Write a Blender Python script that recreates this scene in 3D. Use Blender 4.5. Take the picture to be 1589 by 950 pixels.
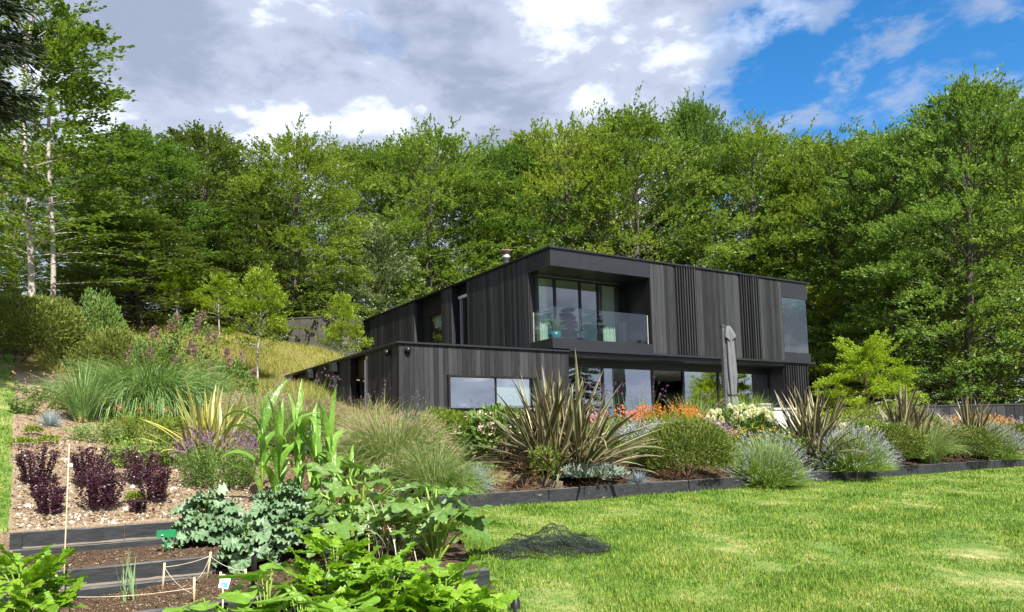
import bpy, math, random
import numpy as np
from mathutils import Matrix, Vector

for o in list(bpy.data.objects): bpy.data.objects.remove(o)
SC = bpy.context.scene
COL = SC.collection
RNG = np.random.default_rng(7)
random.seed(7)
PI = math.pi

# ------------------------------------------------------------------ camera
FPX, CX, CY = 1188.0, 794.5, 580.0          # lens in photo pixels, principal point of the cropped frame
PITCH, ROLL = math.radians(5.2), math.radians(-1.46)
CM = Matrix.Rotation(PI/2 + PITCH, 3, 'X') @ Matrix.Rotation(ROLL, 3, 'Z')
cam_d = bpy.data.cameras.new('camera')
cam = bpy.data.objects.new('camera', cam_d); COL.objects.link(cam)
cam.matrix_world = CM.to_4x4()
cam_d.sensor_width = 36; cam_d.lens = FPX/1589*36
cam_d.shift_y = (CY-475)/1589
cam_d.clip_start = 0.1; cam_d.clip_end = 2000
SC.camera = cam
SC.render.resolution_x, SC.render.resolution_y = 1024, 612
RC = np.array(CM)

# ------------------------------------------------------------------ sky and sun
SUN_EL, SUN_AZ = math.radians(46), math.radians(154)   # azimuth clockwise from +Y: behind and right of the camera
w = bpy.data.worlds.new('World'); SC.world = w; w.use_nodes = True
nt = w.node_tree; nt.nodes.clear()
def N(tree, typ, **kw):
    n = tree.nodes.new(typ)
    for k, v in kw.items():
        if k.startswith('i_'): n.inputs[k[2:].replace('_', ' ')].default_value = v
        else: setattr(n, k, v)
    return n
def MATH(tree, op, a, b=None, clamp=False):
    n = tree.nodes.new('ShaderNodeMath'); n.operation = op; n.use_clamp = clamp
    for i, x in enumerate((a, b)):
        if x is None: continue
        if isinstance(x, (int, float)): n.inputs[i].default_value = x
        else: tree.links.new(x, n.inputs[i])
    return n.outputs[0]
def RAMP(tree, fac, stops, interp='LINEAR'):
    n = tree.nodes.new('ShaderNodeValToRGB'); n.color_ramp.interpolation = interp
    el = n.color_ramp.elements
    while len(el) > 1: el.remove(el[-1])
    for i, (p, c) in enumerate(stops):
        e = el[0] if i == 0 else el.new(p)
        e.position = p; e.color = c if len(c) == 4 else (*c, 1)
    tree.links.new(fac, n.inputs[0]); return n.outputs[0]
sky = N(nt, 'ShaderNodeTexSky', sky_type='NISHITA', sun_disc=False, sun_elevation=SUN_EL, sun_rotation=SUN_AZ,
        air_density=1.0, dust_density=0.3, ozone_density=3.0, altitude=150)
bgs = N(nt, 'ShaderNodeBackground'); bgs.inputs[1].default_value = 0.08
hsv = N(nt, 'ShaderNodeHueSaturation'); hsv.inputs['Saturation'].default_value = 1.35
nt.links.new(sky.outputs[0], hsv.inputs['Color']); nt.links.new(hsv.outputs[0], bgs.inputs[0])
tc = N(nt, 'ShaderNodeTexCoord')
mp = N(nt, 'ShaderNodeMapping'); nt.links.new(tc.outputs['Generated'], mp.inputs[0])
mp.inputs['Scale'].default_value = (1, 1, 1.9)
n1 = N(nt, 'ShaderNodeTexNoise'); n1.inputs['Scale'].default_value = 2.6; n1.inputs['Detail'].default_value = 9; n1.inputs['Roughness'].default_value = .6; n1.inputs['Distortion'].default_value = .15
nt.links.new(mp.outputs[0], n1.inputs['Vector'])
n2 = N(nt, 'ShaderNodeTexNoise'); n2.inputs['Scale'].default_value = 6.5; n2.inputs['Detail'].default_value = 8; n2.inputs['Roughness'].default_value = .6; n2.inputs['Distortion'].default_value = .15
mp2 = N(nt, 'ShaderNodeMapping'); mp2.inputs['Location'].default_value = (3.1, 1.7, .4); mp2.inputs['Scale'].default_value = (1, 1, 2.2)
nt.links.new(tc.outputs['Generated'], mp2.inputs[0]); nt.links.new(mp2.outputs[0], n2.inputs['Vector'])
# a break in the cloud, right of the house
gd = Vector((0.53, 0.80, 0.40)).normalized()
dot = N(nt, 'ShaderNodeVectorMath', operation='DOT_PRODUCT'); dot.inputs[1].default_value = gd
nt.links.new(tc.outputs['Generated'], dot.inputs[0])
gap = N(nt, 'ShaderNodeMapRange', interpolation_type='SMOOTHSTEP'); gap.inputs[1].default_value = .925; gap.inputs[2].default_value = .985
nt.links.new(dot.outputs['Value'], gap.inputs[0])
cov = MATH(nt, 'ADD', n1.outputs[0], 0.13)
cov = MATH(nt, 'SUBTRACT', cov, MATH(nt, 'MULTIPLY', gap.outputs[0], 0.23))
cmask = RAMP(nt, cov, [(.43, (0, 0, 0)), (.50, (.55, .55, .55)), (.58, (1, 1, 1))], 'EASE')
dens = MATH(nt, 'ADD', MATH(nt, 'MULTIPLY', n1.outputs[0], .5), MATH(nt, 'MULTIPLY', n2.outputs[0], .5))
ccol = RAMP(nt, dens, [(.38, (.82, .85, .90)), (.44, (.52, .56, .65)), (.495, (.31, .35, .44)), (.60, (.205, .24, .325))], 'EASE')
bgc = N(nt, 'ShaderNodeBackground'); bgc.inputs[1].default_value = 0.74
nt.links.new(ccol, bgc.inputs[0])
wz = RAMP(nt, n2.outputs[0], [(.50, (0, 0, 0)), (.66, (.75, .75, .75))], 'EASE')
cmask = MATH(nt, 'MAXIMUM', cmask, wz)
mix = N(nt, 'ShaderNodeMixShader'); nt.links.new(cmask, mix.inputs[0]); nt.links.new(bgs.outputs[0], mix.inputs[1]); nt.links.new(bgc.outputs[0], mix.inputs[2])
wo = N(nt, 'ShaderNodeOutputWorld'); nt.links.new(mix.outputs[0], wo.inputs[0])
sl = bpy.data.lights.new('sun', 'SUN'); sl.energy = 4.3; sl.angle = math.radians(0.6); sl.color = (1, .955, .88)
so = bpy.data.objects.new('sun', sl); COL.objects.link(so)
sdir = Vector((math.sin(SUN_AZ)*math.cos(SUN_EL), math.cos(SUN_AZ)*math.cos(SUN_EL), math.sin(SUN_EL)))
so.rotation_euler = sdir.to_track_quat('Z', 'Y').to_euler(); so.location = sdir*60
SC.view_settings.view_transform = 'Standard'; SC.view_settings.look = 'None'
SC.view_settings.exposure = 1.42; SC.view_settings.gamma = 1; SC.view_settings.use_curve_mapping = False

SC.cycles.max_bounces = 6; SC.cycles.diffuse_bounces = 2; SC.cycles.glossy_bounces = 3; SC.cycles.transmission_bounces = 3; SC.cycles.transparent_max_bounces = 6

# ------------------------------------------------------------------ helpers
def ray(px, py): return RC @ np.array([(px-CX)/FPX, -(py-CY)/FPX, -1.0])
def proj(p):
    c = np.asarray(p, float) @ RC
    return CX + FPX*c[..., 0]/-c[..., 2], CY - FPX*c[..., 1]/-c[..., 2]
TH = math.atan2(.537, .843)
U = np.array([math.cos(TH), math.sin(TH)]); Vv = np.array([-math.sin(TH), math.cos(TH)])
O = np.array([1.264, 23.16])
def AB(x, y):
    dx, dy = np.asarray(x)-O[0], np.asarray(y)-O[1]
    return dx*U[0]+dy*U[1], dx*Vv[0]+dy*Vv[1]
def W(a, b): return O[0]+a*U[0]+b*Vv[0], O[1]+a*U[1]+b*Vv[1]

class G:
    """collects vertices and faces of one mesh"""
    def __init__(s): s.v = []; s.f = []; s.n = 0
    def add(s, V, *Fs):
        V = np.asarray(V, float).reshape(-1, 3)
        for F in Fs:
            F = np.asarray(F, int)
            if F.size: s.f.append(F + s.n)
        s.v.append(V); s.n += len(V); return s
    def box(s, x0, x1, y0, y1, z0, z1, rot=None, c=None):
        v = np.array([(x, y, z) for z in (z0, z1) for y in (y0, y1) for x in (x0, x1)], float)
        if rot is not None: v = v @ np.array(rot).T
        if c is not None: v = v + np.array(c)
        return s.add(v, [(0, 2, 3, 1), (4, 5, 7, 6), (0, 1, 5, 4), (1, 3, 7, 5), (3, 2, 6, 7), (2, 0, 4, 6)])
    def tube(s, pts, rad, n=7, cap=True):
        pts = np.asarray(pts, float); rad = np.broadcast_to(np.asarray(rad, float), (len(pts),))
        t = np.gradient(pts, axis=0); t /= np.linalg.norm(t, axis=1)[:, None]+1e-9
        ref = np.where(np.abs(t[:, 2:3]) > .9, np.array([[1., 0, 0]]), np.array([[0., 0, 1]]))
        e1 = np.cross(t, ref); e1 /= np.linalg.norm(e1, axis=1)[:, None]+1e-9
        e2 = np.cross(t, e1); an = np.arange(n)*2*PI/n
        V = pts[:, None]+rad[:, None, None]*(np.cos(an)[None, :, None]*e1[:, None]+np.sin(an)[None, :, None]*e2[:, None])
        k = len(pts); F = []
        i = np.arange(k-1)[:, None]*n; j = np.arange(n)[None]; j2 = (j+1) % n
        F = np.stack([i+j, i+j2, i+n+j2, i+n+j], -1).reshape(-1, 4)
        s.add(V, F)
        if cap:
            s.f.append(np.array([[s.n-n+x for x in (0, q, q+1)] for q in range(1, n-1)]))
            s.f.append(np.array([[s.n-n*k+x for x in (0, q+1, q)] for q in range(1, n-1)]))
        return s
    def lathe(s, prof, n=16, c=(0, 0, 0)):
        prof = np.asarray(prof, float); an = np.arange(n)*2*PI/n; k = len(prof)
        V = np.stack([prof[:, :1]*np.cos(an), prof[:, :1]*np.sin(an), np.repeat(prof[:, 1:], n, 1)], -1)+np.array(c)
        i = np.arange(k-1)[:, None]*n; j = np.arange(n)[None]; j2 = (j+1) % n
        return s.add(V, np.stack([i+j, i+j2, i+n+j2, i+n+j], -1).reshape(-1, 4))
    def mesh(s, name, mat, smooth=True):
        me = bpy.data.meshes.new(name)
        V = np.concatenate(s.v) if s.v else np.zeros((0, 3))
        me.vertices.add(len(V)); me.vertices.foreach_set('co', V.astype(np.float32).ravel())
        tot = np.concatenate([np.full(len(F), F.shape[1]) for F in s.f]); idx = np.concatenate([F.ravel() for F in s.f])
        me.loops.add(len(idx)); me.loops.foreach_set('vertex_index', idx.astype(np.int32))
        me.polygons.add(len(tot)); st = np.concatenate([[0], np.cumsum(tot)[:-1]])
        me.polygons.foreach_set('loop_start', st.astype(np.int32)); me.polygons.foreach_set('loop_total', tot.astype(np.int32))
        me.update(calc_edges=True)
        me.polygons.foreach_set('use_smooth', np.full(len(tot), bool(smooth)))
        me.materials.append(mat); return me
    def obj(s, name, mat, parent=None, smooth=True, loc=None):
        return put(name, s.mesh(name, mat, smooth), parent, loc)
def put(name, me, parent=None, loc=None, rot=None, sc=None):
    o = bpy.data.objects.new(name, me); COL.objects.link(o)
    if parent is not None: o.parent = parent
    if loc is not None: o.location = loc
    if rot is not None: o.rotation_euler = rot
    if sc is not None: o.scale = sc
    return o
def tag(o, label=None, cat=None, group=None, kind=None):
    if label: o['label'] = label
    if cat: o['category'] = cat
    if group: o['group'] = group
    if kind: o['kind'] = kind
    return o
def thing(name, label, cat, loc=(0, 0, 0), rz=0, group=None, sc=1):
    o = put(name, None, None, loc, (0, 0, rz), (sc, sc, sc) if not hasattr(sc, '__len__') else sc)
    o.empty_display_size = .1
    return tag(o, label, cat, group)
def copy_tree(o, parent=None):
    c = o.copy(); COL.objects.link(c)
    if parent is not None: c.parent = parent
    for ch in list(o.children): copy_tree(ch, c)
    return c

# vectorised plant geometry
def norm(a): return a/(np.linalg.norm(a, axis=-1, keepdims=True)+1e-9)
def blades(base, az, el, curl, L, Wd, S=4, fold=0.0, pw=1.3, wide=.25, rng=RNG, wave=0):
    """arching strap leaves: V (n,(S+1)*2,3) quads; el = start elevation, curl = how far it bends over"""
    base = np.asarray(base, float); n = len(base)
    az, el, curl, L, Wd = [np.broadcast_to(np.asarray(q, float), (n,)) for q in (az, el, curl, L, Wd)]
    t = np.linspace(0, 1, S+1)
    e = el[:, None]-curl[:, None]*t[None]**pw
    hx = np.cos(e); hz = np.sin(e); dl = L[:, None]/S
    mid = lambda q: np.concatenate([np.zeros((n, 1)), np.cumsum((q[:, 1:]+q[:, :-1])/2*dl, 1)], 1)
    r = mid(hx); z = mid(hz)
    d = np.stack([np.cos(az), np.sin(az), 0*az], 1); sd = np.stack([-np.sin(az), np.cos(az), 0*az], 1)
    c = base[:, None]+r[..., None]*d[:, None]+z[..., None]*np.array([0, 0, 1.])
    wt = np.where(t < wide, .55+.45*t/max(wide, 1e-6), np.cos((t-wide)/(1-wide)*PI/2)**.8)
    wt[-1] = .04
    tw = rng.normal(0, .35, n)[:, None]+t[None]*rng.normal(0, .5, n)[:, None]
    up = np.stack([-np.sin(e)*np.cos(az)[:, None], -np.sin(e)*np.sin(az)[:, None], np.cos(e)], -1)
    side = np.cos(tw)[..., None]*sd[:, None]+np.sin(tw)[..., None]*up
    h = side*(Wd[:, None]*wt[None]/2)[..., None]
    if fold:
        nrm = np.cos(tw)[..., None]*up-np.sin(tw)[..., None]*sd[:, None]
        lift = nrm*(Wd[:, None]*wt[None]*fold)[..., None]
        if wave: lift = lift + nrm*(np.sin(t*22)[None]*wave*Wd[:, None])[..., None]
        V = np.stack([c-h+lift, c, c+h+lift*(1)], 2).reshape(-1, 3)
        k = 3
        b = (np.arange(n)*(S+1)*k)[:, None]+(np.arange(S)*k)[None]
        F = np.concatenate([np.stack([b+q, b+q+1, b+q+1+k, b+q+k], -1).reshape(-1, 4) for q in (0, 1)])
    else:
        V = np.stack([c-h, c+h], 2).reshape(-1, 3)
        b = (np.arange(n)*(S+1)*2)[:, None]+(np.arange(S)*2)[None]
        F = np.stack([b, b+1, b+3, b+2], -1).reshape(-1, 4)
    return V, F, c
def leaves(P, D, L, Wd, fold=.25, up=None, rng=RNG):
    """folded diamond leaves at P pointing along D"""
    P = np.asarray(P, float); n = len(P); D = norm(np.asarray(D, float))
    L = np.broadcast_to(L, (n,))[:, None]; Wd = np.broadcast_to(Wd, (n,))[:, None]
    if up is None: up = rng.normal(0, 1, (n, 3))
    S = norm(np.cross(D, up)); Nn = np.cross(S, D)
    V = np.stack([P, P+D*L*.5-S*Wd*.5+Nn*Wd*fold, P+D*L, P+D*L*.5+S*Wd*.5+Nn*Wd*fold], 1).reshape(-1, 3)
    b = np.arange(n)[:, None]*4
    return V, np.concatenate([b+np.array([[0, 2, 1]]), b+np.array([[0, 3, 2]])])
def sph(n, rng=RNG, zmin=-1):
    z = rng.uniform(zmin, 1, n); a = rng.uniform(0, 2*PI, n); r = np.sqrt(1-z*z)
    return np.stack([r*np.cos(a), r*np.sin(a), z], 1)
def lump(d, seed, amp=.2, k=3.0, m=9):
    """smooth bumpy radius factor on directions d"""
    r = np.random.default_rng(seed); out = np.ones(len(d))
    for i in range(m):
        q = r.normal(0, 1, 3)*k*(.6+.25*i); out += amp/m**.5*np.sin(d@q+r.uniform(0, 6.28))
    return out

# ------------------------------------------------------------------ materials
MATS = {}
def base_mat(name):
    m = bpy.data.materials.new(name); m.use_nodes = True; t = m.node_tree
    b = t.nodes['Principled BSDF']; MATS[name] = m; return m, t, b
def mixc(t, fac, a, b, blend='MIX'):
    n = t.nodes.new('ShaderNodeMix'); n.data_type = 'RGBA'; n.blend_type = blend
    for s, x in ((n.inputs[0], fac), (n.inputs[6], a), (n.inputs[7], b)):
        if isinstance(x, (int, float)): s.default_value = x
        elif isinstance(x, (tuple, list)): s.default_value = (*x, 1) if len(x) == 3 else x
        else: t.links.new(x, s)
    return n.outputs[2]
def noise(t, scale, det=4, rough=.55, vec=None, sc3=None, coord='pos'):
    n = N(t, 'ShaderNodeTexNoise'); n.inputs['Scale'].default_value = scale; n.inputs['Detail'].default_value = det; n.inputs['Roughness'].default_value = rough
    if coord == 'pos': src = N(t, 'ShaderNodeNewGeometry').outputs['Position']
    else: src = N(t, 'ShaderNodeTexCoord').outputs['Object']
    if sc3:
        mpn = N(t, 'ShaderNodeMapping'); mpn.inputs['Scale'].default_value = sc3; t.links.new(src, mpn.inputs[0]); src = mpn.outputs[0]
    t.links.new(src, n.inputs['Vector']); return n.outputs[0]
def leafmat(name, c1, c2, c3=None, rough=.45, tr=.3, spec=.35, patch=0.5, tip=None, objrand=.25, crinkle=0):
    """leaf colours vary per leaf (c1..c2..c3), a little per plant, and in soft patches"""
    m, t, b = base_mat(name)
    geo = N(t, 'ShaderNodeNewGeometry'); oi = N(t, 'ShaderNodeObjectInfo')
    r = MATH(t, 'ADD', MATH(t, 'MULTIPLY', geo.outputs['Random Per Island'], 1-objrand), MATH(t, 'MULTIPLY', oi.outputs['Random'], objrand))
    nz = noise(t, patch, 3)
    r = MATH(t, 'ADD', MATH(t, 'MULTIPLY', r, .65), MATH(t, 'MULTIPLY', MATH(t, 'SUBTRACT', nz, .3), .85), True)
    st = [(.1, c1), (.6, c2)] + ([(.92, c3)] if c3 else [])
    col = RAMP(t, r, st)
    t.links.new(col, b.inputs['Base Color']); b.inputs['Roughness'].default_value = rough; b.inputs['Specular IOR Level'].default_value = spec
    if crinkle:
        bp = N(t, 'ShaderNodeBump'); bp.inputs['Strength'].default_value = .9; bp.inputs['Distance'].default_value = .02
        t.links.new(noise(t, crinkle, 3, .6), bp.inputs['Height']); t.links.new(bp.outputs[0], b.inputs['Normal'])
    if tr:
        tl = N(t, 'ShaderNodeBsdfTranslucent'); t.links.new(mixc(t, 1.0, col, (1.25, 1.25, .7), 'MULTIPLY'), tl.inputs[0])
        ms = N(t, 'ShaderNodeMixShader'); ms.inputs[0].default_value = tr
        t.links.new(b.outputs[0], ms.inputs[1]); t.links.new(tl.outputs[0], ms.inputs[2]); t.links.new(ms.outputs[0], t.nodes['Material Output'].inputs[0])
    return m
def flat(name, col, rough=.6, metal=0, var=.25, scale=8, spec=.4, bump=0, sc3=None, rnd=0):
    """plain surface with mottled colour and optional relief"""
    m, t, b = base_mat(name)
    nz = noise(t, scale, 5, .6, sc3=sc3)
    dark = tuple(c*(1-var) for c in col); lite = tuple(min(1, c*(1+var)) for c in col)
    c = RAMP(t, nz, [(.3, dark), (.7, lite)])
    if rnd:
        oi = N(t, 'ShaderNodeObjectInfo')
        c = mixc(t, 1.0, c, RAMP(t, oi.outputs['Random'], [(0, (1-rnd,)*3), (1, (1,)*3)]), 'MULTIPLY')
    t.links.new(c, b.inputs['Base Color']); b.inputs['Roughness'].default_value = rough; b.inputs['Metallic'].default_value = metal; b.inputs['Specular IOR Level'].default_value = spec
    if bump:
        bp = N(t, 'ShaderNodeBump'); bp.inputs['Strength'].default_value = bump; bp.inputs['Distance'].default_value = .02
        t.links.new(noise(t, scale*3, 6, .65, sc3=sc3), bp.inputs['Height']); t.links.new(bp.outputs[0], b.inputs['Normal'])
    return m
def glassmat(name, tint=(.86, .93, .91), base=.12, gain=1.0):
    m, t, b = base_mat(name); t.nodes.remove(b)
    g = N(t, 'ShaderNodeBsdfGlossy'); g.inputs['Roughness'].default_value = .003; g.inputs[0].default_value = (.97, .99, 1, 1)
    tp = N(t, 'ShaderNodeBsdfTransparent'); tp.inputs[0].default_value = (*tint, 1)
    fr = N(t, 'ShaderNodeFresnel'); fr.inputs[0].default_value = 1.52
    f = MATH(t, 'ADD', MATH(t, 'MULTIPLY', fr.outputs[0], gain), base, True)
    f = MATH(t, 'MULTIPLY', f, MATH(t, 'SUBTRACT', 1.0, N(t, 'ShaderNodeNewGeometry').outputs['Backfacing']))
    ms = N(t, 'ShaderNodeMixShader'); t.links.new(f, ms.inputs[0]); t.links.new(tp.outputs[0], ms.inputs[1]); t.links.new(g.outputs[0], ms.inputs[2])
    t.links.new(ms.outputs[0], t.nodes['Material Output'].inputs[0]); return m

# charred timber boards
def timber(name, c1, c2, rnd=.55):
    m, t, b = base_mat(name)
    gr = noise(t, 1, 6, .7, sc3=(42, 42, 1.6)); bl = noise(t, 1, 5, .65, sc3=(9, 9, 1.1))
    oi = N(t, 'ShaderNodeObjectInfo')
    f = MATH(t, 'ADD', MATH(t, 'MULTIPLY', gr, .6), MATH(t, 'MULTIPLY', bl, .4))
    f = MATH(t, 'ADD', f, MATH(t, 'MULTIPLY', MATH(t, 'SUBTRACT', oi.outputs['Random'], .5), rnd*.35))
    t.links.new(RAMP(t, f, [(.3, c1), (.68, c2)]), b.inputs['Base Color'])
    b.inputs['Roughness'].default_value = .62; b.inputs['Specular IOR Level'].default_value = .35
    bp = N(t, 'ShaderNodeBump'); bp.inputs['Strength'].default_value = .5; bp.inputs['Distance'].default_value = .01
    t.links.new(gr, bp.inputs['Height']); t.links.new(bp.outputs[0], b.inputs['Normal']); return m
M_PLANK = timber('charred_timber', (.005, .0052, .0062), (.033, .034, .038), 1.2)
M_DARK = flat('dark_backing', (.006, .006, .007), .7)
M_METAL = flat('grey_black_metal', (.026, .0275, .032), .36, .35, .12, 3)
M_FRAME = flat('black_frame', (.010, .010, .011), .4)
M_BROWN = flat('bronze_panel', (.045, .038, .018), .5, .2)
M_GLASS = glassmat('window_glass', base=.20, gain=1.2)
M_GLASS2 = glassmat('coated_glass', base=.48, gain=1.2)
M_BGLASS = glassmat('balustrade_glass', (.86, .95, .92), base=.09, gain=1.0)
M_CGLASS = glassmat('corner_glass', (.72, .86, .80), base=.10, gain=1.0)
M_WHITE = flat('white_plaster', (.62, .63, .62), .8, var=.05)
M_GREYW = flat('grey_plaster', (.22, .23, .23), .8, var=.08)
M_CURT = leafmat('white_curtain', (.72, .71, .68), (.8, .79, .76), rough=.9, tr=.35, spec=.1)
M_FLOORI = flat('interior_floor', (.12, .10, .08), .5)
M_STEEL = flat('flue_steel', (.55, .54, .52), .35, .6)
M_RUST = flat('rusty_cowl', (.17, .11, .085), .8)
# painted sleepers with worn pale edges
def sleeper_mat():
    m, t, b = base_mat('painted_sleeper')
    nz = noise(t, 2.2, 8, .7, sc3=(1.2, 1.2, 7)); n2_ = noise(t, 9, 6, .7, sc3=(.6, .6, 3))
    geo = N(t, 'ShaderNodeNewGeometry')
    sep = N(t, 'ShaderNodeSeparateXYZ'); t.links.new(geo.outputs['Normal'], sep.inputs[0])
    flatc = RAMP(t, n2_, [(.35, (.012, .013, .015)), (.7, (.034, .036, .04))])
    topc = RAMP(t, n2_, [(.3, (.05, .05, .052)), (.62, (.13, .125, .12)), (.75, (.30, .27, .22))])
    c = mixc(t, RAMP(t, sep.outputs[2], [(.6, (0, 0, 0)), (.8, (1, 1, 1))]), flatc, topc)
    tcn = N(t, 'ShaderNodeTexCoord'); s2 = N(t, 'ShaderNodeSeparateXYZ'); t.links.new(tcn.outputs['Generated'], s2.inputs[0])
    low = RAMP(t, MATH(t, 'ADD', s2.outputs[2], MATH(t, 'MULTIPLY', nz, -.30)), [(-.0, (1, 1, 1)), (.02, (0, 0, 0))])
    c = mixc(t, low, c, (.20, .17, .13))
    chip = RAMP(t, nz, [(.665, (0, 0, 0)), (.69, (1, 1, 1))])
    c = mixc(t, chip, c, (.30, .28, .24))
    t.links.new(c, b.inputs['Base Color']); b.inputs['Roughness'].default_value = .65; b.inputs['Specular IOR Level'].default_value = .3
    bp = N(t, 'ShaderNodeBump'); bp.inputs['Strength'].default_value = .6; bp.inputs['Distance'].default_value = .012
    t.links.new(n2_, bp.inputs['Height']); t.links.new(bp.outputs[0], b.inputs['Normal']); return m
M_SLEEP = sleeper_mat()
M_OLDWOOD = flat('weathered_board', (.20, .16, .11), .85, var=.5, scale=6, bump=.5, sc3=(1, 1, 4))
def soil_mat():
    m, t, b = base_mat('mulch_and_meadow_ground')
    f = noise(t, 46, 6, .7); g = noise(t, 1.1, 4, .6)
    bark = RAMP(t, f, [(.3, (.028, .014, .008)), (.5, (.085, .043, .024)), (.72, (.20, .12, .075))])
    chalk = RAMP(t, f, [(.28, (.09, .06, .035)), (.5, (.27, .20, .125)), (.68, (.48, .41, .30))])
    straw = RAMP(t, noise(t, 8, 5, .6), [(.3, (.07, .08, .02)), (.7, (.25, .20, .07))])
    geo = N(t, 'ShaderNodeNewGeometry'); vm = N(t, 'ShaderNodeVectorMath', operation='DOT_PRODUCT'); t.links.new(geo.outputs['Position'], vm.inputs[0]); vm.inputs[1].default_value = (U[0], U[1], 0)
    vb = N(t, 'ShaderNodeVectorMath', operation='DOT_PRODUCT'); t.links.new(geo.outputs['Position'], vb.inputs[0]); vb.inputs[1].default_value = (Vv[0], Vv[1], 0)
    a = MATH(t, 'ADD', vm.outputs['Value'], MATH(t, 'MULTIPLY', g, 3)); bb = MATH(t, 'ADD', vb.outputs['Value'], MATH(t, 'MULTIPLY', g, 3))
    aO = float(O@U); bO = float(O@Vv)
    mr = N(t, 'ShaderNodeMapRange'); mr.inputs[1].default_value = aO-9.2; mr.inputs[2].default_value = aO-7.5; t.links.new(a, mr.inputs[0])
    c = mixc(t, mr.outputs[0], chalk, bark)
    ml = N(t, 'ShaderNodeMapRange'); ml.inputs[1].default_value = bO-7.3; ml.inputs[2].default_value = bO-6.2; t.links.new(vb.outputs['Value'], ml.inputs[0])
    dk = RAMP(t, f, [(.3, (.035, .022, .014)), (.55, (.10, .065, .04)), (.75, (.24, .18, .12))])
    low = N(t, 'ShaderNodeMapRange'); low.inputs[1].default_value = bO-7.27; low.inputs[2].default_value = bO-7.2; t.links.new(vb.outputs['Value'], low.inputs[0])
    c = mixc(t, low.outputs[0], dk, c)
    mb = N(t, 'ShaderNodeMapRange'); mb.inputs[1].default_value = bO+5; mb.inputs[2].default_value = bO+6.5; t.links.new(bb, mb.inputs[0])
    c = mixc(t, mb.outputs[0], c, straw)
    t.links.new(c, b.inputs['Base Color']); b.inputs['Roughness'].default_value = .95; b.inputs['Specular IOR Level'].default_value = .15
    bp = N(t, 'ShaderNodeBump'); bp.inputs['Strength'].default_value = 1; bp.inputs['Distance'].default_value = .03
    t.links.new(f, bp.inputs['Height']); t.links.new(bp.outputs[0], b.inputs['Normal']); return m
M_SOIL = soil_mat()
def lawn_mats():
    out = []
    for nm in ('lawn_turf', 'lawn_blade'):
        m, t, b = base_mat(nm)
        big = noise(t, .9, 4, .6); mid = noise(t, 3.4, 4, .65); geo = N(t, 'ShaderNodeNewGeometry')
        f = MATH(t, 'ADD', MATH(t, 'MULTIPLY', big, .55), MATH(t, 'MULTIPLY', mid, .45))
        f = MATH(t, 'ADD', f, MATH(t, 'MULTIPLY', MATH(t, 'SUBTRACT', geo.outputs['Random Per Island'] if nm == 'lawn_blade' else noise(t, 60, 3), .5), .42))
        c = RAMP(t, f, [(.30, (.05, .105, .014)), (.50, (.11, .175, .03)), (.61, (.25, .25, .09)), (.70, (.42, .36, .19))]) if nm == 'lawn_turf' else RAMP(t, f, [(.27, (.045, .115, .010)), (.43, (.11, .22, .018)), (.59, (.205, .315, .035)), (.73, (.33, .37, .08)), (.84, (.46, .40, .17))])
        t.links.new(c, b.inputs['Base Color']); b.inputs['Roughness'].default_value = .55; b.inputs['Specular IOR Level'].default_value = .25
        tl = N(t, 'ShaderNodeBsdfTranslucent'); t.links.new(c, tl.inputs[0])
        if nm == 'lawn_blade':
            ms = N(t, 'ShaderNodeMixShader'); ms.inputs[0].default_value = .35
            t.links.new(b.outputs[0], ms.inputs[1]); t.links.new(tl.outputs[0], ms.inputs[2]); t.links.new(ms.outputs[0], t.nodes['Material Output'].inputs[0])
        out.append(m)
    return out
M_TURF, M_BLADE = lawn_mats()
M_BARK = flat('beech_bark', (.085, .075, .058), .9, var=.4, scale=5, bump=.5)
M_BIRCH = flat('pale_bark', (.33, .30, .265), .8, var=.28, scale=2.5, bump=.4, sc3=(1, 1, 4))
M_TWIG = flat('brown_twig', (.10, .065, .04), .9, var=.3)
M_BEECH = leafmat('beech_leaf', (.075, .135, .022), (.185, .275, .048), (.36, .44, .11), rough=.45, tr=.42, patch=.22, objrand=.3)
M_BEECH2 = leafmat('fresh_beech_leaf', (.06, .125, .024), (.145, .245, .05), (.28, .38, .10), rough=.45, tr=.42, patch=.25, objrand=.3)
M_BEECH3 = leafmat('golden_beech_leaf', (.085, .145, .02), (.215, .29, .045), (.40, .46, .10), rough=.45, tr=.42, patch=.25, objrand=.3)
M_BIRL = leafmat('cherry_leaf', (.06, .11, .015), (.13, .21, .03), (.22, .30, .06), rough=.4, tr=.4, patch=.5)
M_OAK = leafmat('dark_oak_leaf', (.055, .095, .022), (.14, .20, .042), (.25, .30, .08), rough=.42, tr=.25, patch=.25)
M_YOUNG = leafmat('young_tree_leaf', (.13, .21, .014), (.25, .35, .025), (.42, .47, .07), rough=.45, tr=.4, patch=.8)
M_PALE = leafmat('whitebeam_leaf', (.11, .17, .05), (.28, .34, .16), (.52, .56, .38), rough=.6, tr=.2, patch=.8)
M_ACER = leafmat('acer_leaf', (.17, .27, .012), (.31, .42, .025), (.48, .53, .06), rough=.5, tr=.4, patch=1.2)
M_CONIF = leafmat('conifer_needle', (.008, .016, .006), (.018, .032, .010), (.03, .045, .015), rough=.6, tr=.05, patch=.6)
M_BALL = leafmat('rounded_shrub_leaf', (.045, .075, .010), (.13, .175, .025), (.30, .33, .075), rough=.4, tr=.2, patch=2.5)
M_LIME = leafmat('lime_shrub_leaf', (.07, .12, .008), (.17, .24, .02), (.30, .36, .05), rough=.45, tr=.3, patch=2.5)
M_HEDGE = leafmat('hedge_leaf', (.05, .08, .01), (.125, .16, .022), (.24, .265, .055), rough=.6, tr=.2, patch=1.2)
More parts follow.
